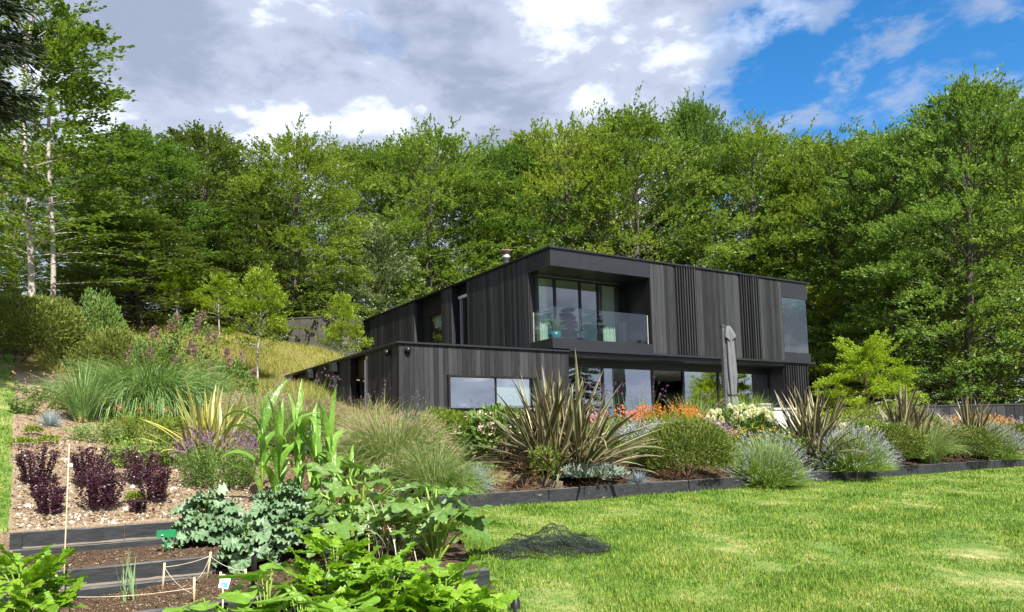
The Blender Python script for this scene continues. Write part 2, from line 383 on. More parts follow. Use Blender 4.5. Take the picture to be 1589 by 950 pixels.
M_SHRUB = leafmat('green_shrub_leaf', (.045, .095, .016), (.115, .20, .035), (.22, .30, .07), rough=.5, tr=.25, patch=2)
M_SILVER = leafmat('silver_leaf', (.10, .14, .11), (.22, .27, .22), (.42, .46, .40), rough=.8, tr=.1, patch=4)
M_BLUE = leafmat('blue_fescue_blade', (.16, .22, .24), (.30, .38, .42), (.50, .56, .58), rough=.7, tr=.15, patch=4)
M_BLOND = leafmat('blond_grass_blade', (.25, .22, .08), (.48, .42, .19), (.66, .60, .34), rough=.7, tr=.3, patch=4)
M_FOUNT = leafmat('fountain_grass_blade', (.075, .15, .03), (.20, .32, .10), (.44, .54, .30), rough=.4, tr=.3, patch=1.5)
M_PENN = leafmat('feather_grass_blade', (.09, .16, .03), (.22, .30, .09), (.46, .46, .25), rough=.6, tr=.3, patch=1.5)
M_PLUME = leafmat('grass_plume', (.30, .19, .15), (.52, .38, .29), (.70, .60, .46), rough=.9, tr=.3, patch=3)
M_MEADOW = leafmat('meadow_blade', (.14, .18, .022), (.34, .32, .08), (.56, .50, .19), rough=.7, tr=.35, patch=.9)
M_LAVG = leafmat('lavender_leaf', (.10, .18, .025), (.22, .33, .06), (.40, .48, .17), rough=.6, tr=.25, patch=3)
M_LAVF = leafmat('lavender_flower', (.24, .23, .34), (.42, .42, .54), (.64, .65, .72), rough=.8, tr=.2, patch=4)
M_PURP = leafmat('purple_flower', (.22, .07, .28), (.38, .16, .42), (.52, .30, .52), rough=.8, tr=.2, patch=4)
M_PURPD = leafmat('dusky_mauve_flower', (.14, .07, .13), (.26, .15, .24), (.40, .28, .36), rough=.8, tr=.2, patch=4)
M_SEDUM = leafmat('purple_sedum_leaf', (.014, .004, .009), (.045, .012, .024), (.12, .035, .06), rough=.35, tr=.08, patch=5)
M_ORANGE = leafmat('orange_flower', (.60, .10, .01), (.80, .20, .02), (.85, .36, .05), rough=.6, tr=.3, patch=5)
M_AMBER = leafmat('amber_flower', (.70, .26, .02), (.82, .36, .03), (.88, .5, .08), rough=.6, tr=.3, patch=5)
M_SALMON = leafmat('salmon_flower', (.55, .12, .10), (.70, .24, .18), (.75, .4, .3), rough=.6, tr=.3, patch=5)
M_YELL = leafmat('yellow_flower', (.65, .42, .01), (.80, .58, .02), (.85, .7, .1), rough=.6, tr=.3, patch=5)
M_CREAM = leafmat('cream_flower', (.55, .56, .32), (.74, .74, .52), (.85, .84, .70), rough=.8, tr=.3, patch=5)
M_PINKW = leafmat('pink_white_flower', (.55, .38, .33), (.72, .60, .52), (.80, .75, .68), rough=.8, tr=.3, patch=5)
M_SMOKE = leafmat('smoke_bush_plume', (.14, .08, .07), (.28, .18, .155), (.44, .33, .29), rough=.9, tr=.3, patch=2.5)
M_CORN = leafmat('corn_leaf', (.07, .17, .018), (.15, .30, .035), (.30, .44, .11), rough=.32, tr=.3, spec=.5, patch=3, objrand=.6, crinkle=14)
M_CORNST = flat('corn_stalk', (.22, .33, .05), .45)
M_KALE = leafmat('kale_leaf', (.075, .15, .07), (.15, .245, .125), (.36, .45, .32), rough=.5, tr=.15, patch=6, objrand=.6, crinkle=24)
M_COURG = leafmat('courgette_leaf', (.055, .13, .02), (.13, .235, .045), (.40, .47, .32), rough=.45, tr=.3, patch=18, objrand=.6, crinkle=24)
M_BEAN = leafmat('bean_leaf', (.09, .20, .02), (.18, .33, .04), (.31, .45, .10), rough=.42, tr=.35, patch=16, objrand=.6, crinkle=24)
M_LOV = leafmat('lovage_leaf', (.09, .20, .012), (.19, .35, .02), (.36, .50, .06), rough=.35, tr=.4, spec=.5, patch=14, objrand=.4, crinkle=24)
M_ONION = leafmat('onion_leaf', (.10, .20, .07), (.22, .34, .16), (.42, .5, .32), rough=.4, tr=.2)
M_DRY = leafmat('dry_leaf', (.40, .33, .2), (.58, .52, .36), (.72, .68, .52), rough=.8, tr=.2)
M_CANE = flat('bamboo_cane', (.55, .44, .26), .6)
M_TWINE = flat('jute_twine', (.62, .54, .38), .9)
M_GREENP = flat('green_plastic', (.01, .17, .06), .4, var=.1)
M_WHITEP = flat('white_plastic', (.75, .76, .76), .4, var=.05)
M_BLUEP = flat('cyan_print', (.03, .40, .62), .4, var=.25, scale=30)
M_BLACKP = flat('black_plastic', (.012, .012, .013), .35)
M_NET = flat('dark_net', (.018, .026, .022), .6)
M_POT = flat('blue_glaze', (.012, .085, .125), .25, var=.2)
M_FLINT = flat('flint', (.52, .48, .42), .8, var=.3, scale=25, rnd=.4)
M_CHIP = leafmat('wood_chip', (.10, .05, .025), (.24, .15, .085), (.50, .42, .31), rough=.9, tr=0, spec=.2, patch=3)
M_CHIPD = leafmat('bark_chip', (.03, .014, .008), (.10, .045, .024), (.22, .12, .07), rough=.9, tr=0, spec=.2, patch=3)
M_CRUMB = leafmat('soil_crumb', (.05, .03, .018), (.14, .09, .053), (.33, .25, .165), rough=.95, tr=0, spec=.15, patch=3)
M_PARA = flat('grey_parasol_fabric', (.11, .114, .122), .85, var=.15, scale=4)
M_ALU = flat('grey_aluminium', (.09, .092, .098), .4, .3)
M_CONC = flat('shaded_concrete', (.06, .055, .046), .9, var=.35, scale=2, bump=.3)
M_STONEP = flat('pale_paving', (.42, .41, .38), .85, var=.12, scale=3)
M_ORANGEC = flat('orange_courgette', (.65, .24, .02), .4)
M_MARROW = flat('green_marrow', (.06, .12, .03), .4, var=.5, scale=14)

# phormium leaves: striped along the blade
def phorm_mat(name, edge, mid, vein):
    m, t, b = base_mat(name)
    at_ = N(t, 'ShaderNodeUVMap'); oi = N(t, 'ShaderNodeObjectInfo'); sp = N(t, 'ShaderNodeSeparateXYZ')
    t.links.new(at_.outputs[0], sp.inputs[0])
    x = MATH(t, 'ADD', sp.outputs[0], MATH(t, 'MULTIPLY', MATH(t, 'SUBTRACT', oi.outputs['Random'], .5), .45))
    c = RAMP(t, x, [(.0, edge), (.10, edge), (.2, mid), (.5, mid), (.58, vein), (.66, mid), (.86, mid), (.95, edge)])
    c = mixc(t, RAMP(t, oi.outputs['Random'], [(.3, (0, 0, 0)), (.95, (.6,)*3)]), c, mid)
    d = RAMP(t, noise(t, 5, 4), [(.3, (.75,)*3), (.7, (1.15,)*3)])
    c = mixc(t, 1.0, c, d, 'MULTIPLY')
    t.links.new(c, b.inputs['Base Color']); b.inputs['Roughness'].default_value = .42; b.inputs['Specular IOR Level'].default_value = .45
    tl = N(t, 'ShaderNodeBsdfTranslucent'); t.links.new(c, tl.inputs[0]); ms = N(t, 'ShaderNodeMixShader'); ms.inputs[0].default_value = .18
    t.links.new(b.outputs[0], ms.inputs[1]); t.links.new(tl.outputs[0], ms.inputs[2]); t.links.new(ms.outputs[0], t.nodes['Material Output'].inputs[0]); return m
M_PHORM = phorm_mat('bronze_flax_leaf', (.58, .52, .29), (.062, .066, .028), (.26, .10, .05))
M_PHORY = phorm_mat('yellow_flax_leaf', (.52, .47, .08), (.16, .17, .05), (.40, .38, .10))

# ------------------------------------------------------------------ terrain
CP = np.array([  # house-grid a, b -> height above the eye
 (-14, -7.2, -.95), (-14, -3, .2), (-14, 2, 1.6), (-14, 8, 3.2), (-14, 14, 4.9), (-14, 25, 7.2),
 (-10, -7.4, -.93), (-10, -3, .02), (-10, 2, 1.15), (-10, 8, 2.55), (-10, 14, 4.3), (-10, 25, 6.6),
 (-6, -7.9, -.86), (-6, -3, -.05), (-6, 0, .6), (-6, 6, 1.8), (-6, 10.4, 2.6), (-4, 12.7, 4.1), (-8, 12.3, 4.0), (-6, 17, 5.2), (-6, 25, 6.8),
 (-2, -7.9, -.85), (-2, -4, -.12), (-2, 0, .3), (-2, 20, 4.6), (0, 30, 6.6), (1, -7.9, -.84), (1, -6, -.55), (1, -4, -.05), (1, 0, .1),
 (5, -7.9, -.84), (5, -6, -.5), (5, -4, .02), (5, 0, .1), (5, 14, 1.2), (10, -7.9, -.84), (10, -6, -.5), (10, -4, .02), (10, 0, .1),
 (15, -7.9, -.84), (15, -4, 0), (15, 3, .2), (16, 12, .8), (14, 22, 2.2), (15, 35, 4.5), (22, -7.9, -.85), (24, 0, .1), (28, 12, 1.0), (32, 30, 3.4),
 (-20, -7, -.85), (-22, 0, 1.3), (-24, 10, 4), (-26, 24, 7.4), (-40, 0, 2), (-45, 25, 8), (-10, 50, 8), (20, 55, 6), (60, 10, 1), (60, 40, 4), (-60, 60, 9), (60, 80, 7)])
def tps_fit(P):
    d = np.linalg.norm(P[:, None, :2]-P[None, :, :2], axis=-1); K = np.where(d > 0, d*d*np.log(d+1e-9), 0)
    n = len(P); A = np.zeros((n+3, n+3)); A[:n, :n] = K+np.eye(n)*.3; A[:n, n] = 1; A[:n, n+1:] = P[:, :2]; A[n, :n] = 1; A[n+1:, :n] = P[:, :2].T
    return np.linalg.solve(A, np.concatenate([P[:, 2], np.zeros(3)]))
TC = tps_fit(CP)
def tps(a, b):
    a = np.asarray(a, float); b = np.asarray(b, float); s = a.shape; q = np.stack([a.ravel(), b.ravel()], 1); out = np.zeros(len(q))
    for i in range(0, len(q), 20000):
        d = np.linalg.norm(q[i:i+20000, None]-CP[None, :, :2], axis=-1)
        out[i:i+20000] = np.where(d > 0, d*d*np.log(d+1e-9), 0)@TC[:-3]+TC[-3]+q[i:i+20000]@TC[-2:]
    return out.reshape(s)
B_EDGE, B_UP, B_MID, B_FRONT = -7.95, -7.24, -8.99, -12.40
A_END = -9.74
def lawn_z(a, b): return -1.03+.094*np.clip(np.minimum(b, B_EDGE)-B_EDGE, -9, 0)
def hab(a, b):
    a = np.asarray(a, float); b = np.asarray(b, float)
    hill = np.where(b > 60, tps(np.clip(a, -70, 70), np.clip(b, -9, 60)), tps(np.clip(a, -70, 70), np.clip(b, -9, 90)))
    hill = np.maximum(hill, -.98)
    lz = lawn_z(a, b)
    t2 = -1.58+np.clip((a+13)/3.2, 0, 1)*.28
    endl = A_END+(b-B_FRONT)/(B_EDGE-B_FRONT)*1.9
    z = np.where(b > B_EDGE, hill, lz)
    veg = (a < endl) & (a > -15.2)
    z = np.where(veg & (b > B_UP), hill, z)
    z = np.where(veg & (b <= B_UP) & (b > B_MID), -1.25, z)
    z = np.where(veg & (b <= B_MID) & (b > B_FRONT), t2, z)
    lf = (a <= -15.2) & (b <= B_EDGE)
    z = np.where(lf, np.maximum(-.98+.09*(b-B_EDGE), -1.9), z)
    return z
def hxy(x, y): return hab(*AB(x, y))
def hz(x, y): return float(hxy(np.array([x]), np.array([y]))[0])
def place(px, Y):
    """ground point seen at photo column px at distance Y"""
    x = (px-CX)/FPX*Y
    for _ in range(5):
        z = hz(x, Y); q = proj(np.array([x, Y, z]))[0]; x += (px-q)/FPX*Y
    return Vector((x, Y, hz(x, Y)))
def mm(pxs, Y): return pxs*Y/FPX
def topz(px, py, Y):
    d = ray(px, py); return float(d[2]/d[1]*Y)

def grid_sheet(name, A, B, mat, zoff=0, mask=None, kind='structure'):
    aa, bb = np.meshgrid(A, B); z = hab(aa, bb)+zoff; x, y = W(aa, bb)
    g = G(); n = len(A); i = np.arange(len(B)-1)[:, None]*n+np.arange(n-1)[None]
    F = np.stack([i, i+1, i+n+1, i+n], -1).reshape(-1, 4)
    if mask is not None:
        ca = ((aa[1:, 1:]+aa[:-1, :-1])/2).ravel(); cb = ((bb[1:, 1:]+bb[:-1, :-1])/2).ravel(); F = F[mask(ca, cb)]
    g.add(np.stack([x, y, z], -1), F)
    return tag(g.obj(name, mat), kind=kind)
Agrid = np.concatenate([np.geomspace(-400, -19, 26), np.arange(-18.8, 18, .16), np.geomspace(18.2, 400, 30)])
Bgrid = np.concatenate([-np.geomspace(400, 17, 22), np.arange(-16.8, -12.5, .25), [-12.42, -12.38], np.arange(-12.2, -9.1, .2), [-9.01, -8.97], np.arange(-8.8, -8, .2), [-7.97, -7.93], np.arange(-7.8, -7.3, .1), [-7.26, -7.22], np.arange(-7.1, 12, .16), np.geomspace(12.2, 400, 50)])
def lawn_mask(a, b):
    endl = A_END+(b-B_FRONT)/(B_EDGE-B_FRONT)*1.9
    return (b < B_EDGE) & ~((a < endl) & (b > B_FRONT) & (a > -15.2)) & ~((a < -15.2) & (b > B_FRONT))
ground = grid_sheet('ground', Agrid, Bgrid, M_SOIL)
lawn = grid_sheet('lawn', np.concatenate([np.arange(-30, 40, .3), np.geomspace(40, 300, 12)]), np.concatenate([-np.geomspace(300, 17, 14), np.arange(-16.8, -12.5, .3), [-12.41], np.arange(-12.2, -8, .2), [-7.96]]), M_TURF, .006, lawn_mask)
# the strip of grass left of the mulched bank
def strip_edge(b): return -13.66-.01*(b+7.2)
lawn2 = grid_sheet('grass_path', np.concatenate([np.arange(-19, -13.4, .06)]), np.arange(-12.3, 8, .12), M_TURF, .006, lambda a, b: (a < strip_edge(b)) & (a > -18.5))
def scatter(n, ylo, yhi, xlo=-.9, xhi=.9, pw=1.0):
    """random ground points in view, denser close by"""
    y = ylo*(yhi/ylo)**RNG.random(n); x = RNG.uniform(xlo, xhi, n)*y; return x, y
def lawn_blades():
    x, y = scatter(420000, 5.2, 26, -.2, .95); a, b = AB(x, y)
    k = lawn_mask(a, b) & (b < B_EDGE-.03); x, y, a, b = x[k], y[k], a[k], b[k]
    x2, y2 = scatter(60000, 8, 26, -.85, -.5); a2, b2 = AB(x2, y2); k2 = (a2 < strip_edge(b2)+.03*RNG.normal(size=len(a2))) & (a2 > -18.5) & (b2 > -12) & (b2 < 8)
    x = np.concatenate([x, x2[k2]]); y = np.concatenate([y, y2[k2]]); z = hxy(x, y); n = len(x)
    # patchy length of growth
    pt = .5+.5*np.sin(x*2.1+1.3*np.sin(y*1.7))*np.sin(y*2.6+1.1*np.sin(x*1.4))
    bare = np.zeros(n)
    for (px_, py_, r) in ((860, 930, .45), (1140, 855, .28), (1270, 848, .2), (1480, 895, .4), (1300, 853, .15), (1035, 790, .4), (1510, 852, .5), (1190, 882, .22), (1575, 905, .4)):
        d = ray(px_, py_)
        t = 8.0
        for _ in range(12): t = max(4, t*(hz(d[0]*t/d[1], t)/(d[2]/d[1]*t)) if d[2] < 0 else t)
        bare += np.exp(-(((x-d[0]*t/d[1])/r)**2+((y-t)/(r*1.5))**2))
    keep = RNG.random(n) > .8*np.clip(bare, 0, 1)
    L = RNG.uniform(.024, .075, n)*(.55+.9*pt)*(1-.5*np.clip(bare, 0, 1))*keep; az = RNG.uniform(0, 2*PI, n); le = RNG.uniform(.15, .9, n)
    wd = .0035+.0013*y*RNG.uniform(.5, 1.2, n)*.9
    d = np.stack([np.cos(az)*le, np.sin(az)*le, np.sqrt(1-np.minimum(le, .9)**2*.8)], 1); s = np.stack([-np.sin(az), np.cos(az), 0*az], 1)
    P = np.stack([x, y, z], 1); V = np.stack([P-s*wd[:, None]/2, P+s*wd[:, None]/2, P+d*L[:, None]], 1)
    g = G(); g.add(V, np.arange(n*3).reshape(-1, 3))
    tag(g.obj('lawn_grass', M_BLADE, smooth=False), 'short green and straw-flecked grass of the lawn', 'grass', kind='stuff')
lawn_blades()
def chips(name, n, lab, mat, cond, ylo, yhi, xlo, xhi, sz):
    x, y = scatter(n, ylo, yhi, xlo, xhi); a, b = AB(x, y); k = cond(a, b); x, y = x[k], y[k]; z = hxy(x, y)+.004; m = len(x)
    D = RNG.normal(0, 1, (m, 3)); D[:, 2] = np.abs(D[:, 2])*.35; up = RNG.normal(0, .4, (m, 3)); up[:, 2] += 1
    s = RNG.lognormal(0, .45, m)*sz
    V, F = leaves(np.stack([x, y, z], 1), D, s, s*RNG.uniform(.35, .8, m), .3, up)
    g = G(); g.add(V, F); tag(g.obj(name, mat, smooth=False), lab, 'mulch', kind='stuff')
chips('wood_chip_mulch', 70000, 'pale wood chip and gravel mulch on the bank at left', M_CHIP, lambda a, b: (a > strip_edge(b)+.05) & (a < -6) & (b > B_UP+.08) & (b < 2), 9.5, 22, -.75, -.1, .026)
chips('bark_mulch', 48000, 'dark red-brown bark mulch in the flower border', M_CHIPD, lambda a, b: (a > -9.) & (a < 18) & (b > B_EDGE+.1) & (b < -4.5), 11.5, 24, -.15, .8, .035)
chips('soil_crumbs', 60000, 'crumbly brown soil and bark in the vegetable beds', M_CRUMB, lambda a, b: (a > -15) & (a < -9.6) & (b < B_UP-.25) & (b > B_FRONT), 6, 13, -.8, 0, .017)
def flint_stuff():
    x, y = scatter(5200, 9.5, 17, -.72, -.3); a, b = AB(x, y); k = (a > strip_edge(b)+.1) & (a < -9) & (b > B_UP+.08) & (b < -1) & (RNG.random(len(a)) < np.exp(-(b-B_UP)/2.2)); x, y = x[k], y[k]
    g = G(); d0 = np.array([(1, 0, 0), (0, 1, 0), (-1, 0, 0), (0, -1, 0), (0, 0, 1)], float)
    F0 = np.array([(0, 1, 4), (1, 2, 4), (2, 3, 4), (3, 0, 4)])
    for X, Y in zip(x, y):
        s = random.lognormvariate(0, .5)*.016; an = random.random()*6
        R = np.array([[math.cos(an), -math.sin(an), 0], [math.sin(an), math.cos(an), 0], [0, 0, .7]])
        g.add((d0*np.random.default_rng(int(X*1e4) & 9999).uniform(.6, 1.4, (5, 3)))@R.T*s+np.array([X, Y, 0]), F0)
    V = np.concatenate(g.v); V[:, 2] += hxy(V[:, 0], V[:, 1]); g.v = [V]
    tag(g.obj('flint_gravel', M_FLINT, smooth=False), 'small pale flints scattered over the mulch above the sleepers', 'gravel', kind='stuff')
flint_stuff()
def meadow():
    x, y = scatter(250000, 19, 44, -.62, .02); a, b = AB(x, y); k = ((a < -5.3) | (b > 17) | ((b > 10.7) & (a < -.2))) & (b > 4.5) & (b < 30) & (a < 1)
    x, y = x[k], y[k]; n = len(x); z = hxy(x, y)
    pt = .6+.4*np.sin(x*.9+np.sin(y*.6)*2)
    V, F, _ = blades(np.stack([x, y, z], 1), RNG.uniform(0, 6.28, n), RNG.uniform(1.1, 1.57, n), RNG.uniform(.1, .8, n), RNG.uniform(.25, .6, n)*pt, RNG.uniform(.010, .022, n), 2)
    g = G(); g.add(V, F); tag(g.obj('meadow_grass', M_MEADOW, smooth=False), 'tall dry yellow meadow grass on the slope left of the house', 'grass', kind='stuff')
meadow()
# ------------------------------------------------------------------ house
house = thing('house', 'black charred-timber house of two storeys with balcony and flat roof', 'house', (O[0], O[1], 0), TH)
def hbox(name, x0, x1, y0, y1, z0, z1, mat, parent=None, smooth=False):
    c = ((x0+x1)/2, (y0+y1)/2, (z0+z1)/2); g = G().box(x0-c[0], x1-c[0], y0-c[1], y1-c[1], z0-c[2], z1-c[2])
    p = parent if parent is not None else house
    loc = c if p is house else tuple(np.array(c)-np.array(p.location))
    return g.obj(name, mat, p, smooth, loc)
_b = G(); e = .04
_b.add([(0, 1, 0), (0, e*3, 0), (e, 0, 0), (1-e, 0, 0), (1, e*3, 0), (1, 1, 0), (0, 1, 1), (0, e*3, 1), (e, 0, 1), (1-e, 0, 1), (1, e*3, 1), (1, 1, 1)],
       [(0, 1, 7, 6), (1, 2, 8, 7), (2, 3, 9, 8), (3, 4, 10, 9), (4, 5, 11, 10), (5, 0, 6, 11)], [(0, 5, 4), (0, 4, 3), (0, 3, 2), (0, 2, 1), (6, 7, 8), (6, 8, 9), (6, 9, 10), (6, 10, 11)])
PLANK = _b.mesh('plank', M_PLANK, False)
def planks(wall, axis, fixed, lo, hi, z0, z1, pitch=.15, hole=None, t=.028):
    """boards on a wall facing -b (axis 'a') or -a (axis 'b')"""
    n = max(1, round((hi-lo)/pitch)); w_ = (hi-lo)/n; wl = np.array(wall.location)
    for i in range(n):
        s0 = lo+i*w_; spans = [(z0, z1)]
        if hole and s0+w_*.5 > hole[0] and s0+w_*.5 < hole[1]: spans = [(z0, hole[2]), (hole[3], z1)]
        for (p, q) in spans:
            if q-p < .03: continue
            pr = t+random.uniform(-.003, .004)
            if axis == 'a': put('plank', PLANK, wall, tuple(np.array((s0+.003, fixed-pr+t*0, p))-wl), None, (w_-.007, pr, q-p))
            else: put('plank', PLANK, wall, tuple(np.array((fixed-pr, s0+w_-.003, p))-wl), (0, 0, -PI/2), (w_-.007, pr, q-p))
Z1, Z2 = 2.80, 6.00
# upper front: boards and two bands of battens
fw = hbox('front_wall', 4.07, 10.79, 0, .2, 2.86, 5.95, M_DARK)
for lo, hi in ((4.08, 5.18), (6.23, 8.41), (9.54, 10.79)): planks(fw, 'a', -.001, lo, hi, 2.86, 5.945)
for lo, hi in ((5.18, 6.23), (8.41, 9.54)):
    n = 8
    for i in range(n):
        x = lo+.03+(hi-lo-.06)*(i+.5)/n
        hbox('batten', x-.021, x+.021, -.075, -.012, 2.87, 5.94, M_PLANK, fw)
    for z in (3.25, 5.42): hbox('rail', lo+.02, hi-.02, -.0115, -.001, z-.02, z+.02, M_METAL, fw)
# roof
roof = hbox('roof', -.06, 12.42, -.06, 15.45, 5.952, 6.0, M_METAL)
hbox('roof_edge', -.09, 12.5, -.09, -.061, 5.965, 6.012, M_METAL, roof); hbox('roof_edge', -.09, -.061, -.06, 15.45, 5.965, 6.012, M_METAL, roof)
fl = G().lathe([(.11, -.3), (.11, .28), (.135, .28), (.135, .36), (.11, .36), (.11, .42)], 14); flue = fl.obj('flue', M_STEEL, roof, True, tuple(np.array((.62, 3.5, 6.2))-np.array(roof.location)))
G().lathe([(.0, .58), (.18, .57), (.18, .53), (.13, .50), (.13, .42), (.0, .42)], 14).obj('cowl', M_RUST, flue, True)
# balcony
fa = hbox('fascia', -.02, 4.06, -.03, .05, 5.42, 5.95, M_METAL)
hbox('fascia_joint', .28, .286, -.0335, -.03, 5.42, 5.95, M_DARK, fa); hbox('fascia_joint', 3.33, 3.336, -.0335, -.03, 5.42, 5.95, M_DARK, fa)
hbox('fascia', -.021, .05, .051, 1.2, 5.42, 5.95, M_METAL)
hbox('balcony_soffit', .051, 4.06, .051, 1.25, 5.425, 5.5, M_METAL)
bs = hbox('balcony_edge', -.02, 4.06, -.03, .05, 2.86, 3.17, M_METAL)
hbox('fascia_joint', .28, .286, -.0335, -.03, 2.86, 3.17, M_DARK, bs); hbox('fascia_joint', 3.33, 3.336, -.0335, -.03, 2.86, 3.17, M_DARK, bs)
hbox('balcony_edge', -.021, .05, .051, 1.2, 2.86, 3.17, M_METAL)
hbox('balcony_floor', .051, 4.06, .051, 1.35, 2.9, 3.1, M_METAL)
hbox('balcony_side_wall', 4.07, 4.2, .2, 1.5, 2.86, 5.95, M_FRAME)
hbox('balustrade_pane', .10, 3.93, .09, .105, 3.1, 4.17, M_BGLASS); hbox('balustrade_pane', .085, .10, .12, 1.12, 3.1, 4.17, M_BGLASS)
hbox('balustrade_post', .075, .115, 1.13, 1.16, 3.1, 4.14, M_STEEL); hbox('balustrade_post', 3.97, 4.0, .085, .11, 3.1, 4.15, M_STEEL)
wr = hbox('wall_return', .0, .36, 1.21, 1.5, 2.86, 5.95, M_DARK); planks(wr, 'a', 1.209, .0, .36, 3.1, 5.42, .12)
hbox('wall_end', 3.86, 4.069, 1.25, 1.45, 3.1, 5.42, M_FRAME)
def window(name, x0, x1, y, z0, z1, mulls, fr=.05, glass=M_GLASS, dep=.08, skip=()):
    g = G(); g.box(x0, x1, y, y+dep, z1-fr, z1).box(x0, x1, y, y+dep, z0, z0+fr)
    xs = [x0]+list(mulls)+[x1]
    for i, x in enumerate(xs):
        wv = fr if i in (0, len(xs)-1) else fr*1.5
        xa = x if i == 0 else (x-wv if i == len(xs)-1 else x-wv/2)
        g.box(xa, xa+wv, y-.004, y+dep+.004, z0+fr, z1-fr)
    o = g.obj(name, M_FRAME, house, False)
    for i in range(len(xs)-1):
        if i in skip: continue
        G().box(xs[i]+fr*.9, xs[i+1]-fr*.9, y+dep*.4, y+dep*.55, z0+fr*.9, z1-fr*.9).obj('pane', glass, o, False)
    return o
window('balcony_window', .37, 3.86, 1.3, 3.12, 5.40, (1.09, 2.13, 2.90), .055)
# upper room
hbox('room_ceiling', .25, 10.7, 1.5, 7.2, 5.5, 5.6, M_WHITE); hbox('room_floor', .25, 10.7, 1.4, 7.2, 2.9, 3.05, M_FLOORI); hbox('room_wall', .25, 10.7, 6.2, 6.3, 3.05, 5.5, M_GREYW); hbox('room_wall', 4.3, 4.4, 1.5, 6.2, 3.05, 5.5, M_GREYW)
# corner window at the right end
hbox('corner_fascia', 10.8, 12.36, -.02, .06, 5.33, 5.95, M_METAL); hbox('corner_sill', 10.8, 12.36, -.02, .06, 2.86, 3.2, M_METAL)
hbox('corner_fascia', 12.28, 12.36, .061, 6, 5.33, 5.95, M_METAL); hbox('corner_sill', 12.28, 12.36, .061, 6, 2.86, 3.2, M_METAL)
cw = hbox('corner_window', 10.8, 10.84, .0, .1, 3.2, 5.33, M_FRAME)
hbox('pane', 10.85, 12.3, .03, .045, 3.2, 5.33, M_CGLASS, cw); hbox('pane', 12.3, 12.315, .05, 3.6, 3.2, 5.33, M_CGLASS, cw)
for y in (.9, 1.8, 2.7): hbox('window_frame', 12.2, 12.29, y, y+.07, 3.2, 5.33, M_FRAME, cw)
hbox('room_ceiling', 10.85, 12.27, .07, 6, 5.34, 5.4, M_WHITE); hbox('room_floor', 10.85, 12.27, .07, 6, 3.1, 3.19, M_FLOORI); hbox('room_wall', 10.72, 10.83, .21, 6, 2.9, 5.5, M_GREYW); hbox('room_wall', 10.85, 12.27, 4, 4.1, 3.2, 5.34, M_FRAME)
hbox('side_wall', 12.15, 12.35, 6.01, 15.4, 2.86, 5.95, M_DARK)
# upper left walls
lw = hbox('left_wall', .0, .2, 1.51, 5.24, 2.80, 5.95, M_DARK); planks(lw, 'b', -.001, 1.215, 5.24, 2.805, 5.945, .15)
pw_ = hbox('wall_pier', .0, .2, 6.42, 7.3, 2.80, 5.95, M_DARK); planks(pw_, 'b', -.001, 6.42, 7.3, 2.805, 5.945, .15)
hbox('slot_panel', .33, .45, 5.24, 6.42, 5.42, 5.95, M_METAL); hbox('slot_wall', .33, .45, 6.0, 6.42, 2.8, 5.41, M_DARK); hbox('slot_wall', .33, .45, 7.3, 9.75, 5.25, 5.95, M_DARK)
hbox('slot_wall', .33, .45, 9.0, 9.75, 2.8, 5.24, M_DARK); hbox('slot_wall', .21, .33, 6.42, 6.5, 2.8, 5.95, M_DARK)
def side_window(name, x, y0, y1, z0, z1, fr=.05, glass=M_GLASS):
    g = G().box(x, x+.08, y0, y1, z1-fr, z1).box(x, x+.08, y0, y1, z0, z0+fr).box(x-.003, x+.083, y0, y0+fr, z0+fr, z1-fr).box(x-.003, x+.083, y1-fr, y1, z0+fr, z1-fr)
    o = g.obj(name, M_FRAME, house, False); G().box(x+.03, x+.045, y0+fr*.9, y1-fr*.9, z0+fr*.9, z1-fr*.9).obj('pane', glass, o, False); return o
side_window('slot_window', .36, 5.26, 5.99, 2.81, 5.40)
side_window('recess_window', .36, 7.4, 8.99, 2.81, 5.24)
for y0_, y1_ in ((7.46, 8.94),):
    hbox('roller_blind', .50, .512, y0_, y1_, 4.75, 5.2, M_WHITE); hbox('blind_wall', 1.4, 1.45, y0_-.6, y1_+.6, 2.8, 5.4, M_WHITE)
rb = hbox('recess_back', 1.5, 1.6, 6.5, 9.75, 2.8, 5.95, M_GREYW)
bw = hbox('rear_wall', .0, .2, 9.78, 15.4, 2.30, 5.95, M_DARK); planks(bw, 'b', -.001, 9.76, 15.4, 2.3, 5.945, .15)
br = hbox('rear_wall_return', .0, .9, 9.76, 9.779, 2.8, 5.95, M_DARK); planks(br, 'a', 9.758, -.025, .45, 2.8, 5.945, .12)
hbox('back_wall', .2, 12.2, 15.2, 15.38, .0, 5.95, M_DARK)
# first-floor edge line, soffit, low roof
hbox('floor_edge', .57, 12.55, -.10, .9, 2.79, 2.855, M_METAL); hbox('soffit', .57, 12.3, .02, .88, 2.66, 2.789, M_FRAME)
lr = hbox('low_roof', -5.14, .568, -.02, 10.45, 2.72, 2.775, M_METAL)
hbox('roof_edge', -5.17, .569, -.10, -.021, 2.755, 2.805, M_METAL, lr); hbox('roof_edge', -5.19, -5.141, -.02, 10.5, 2.755, 2.805, M_METAL, lr)
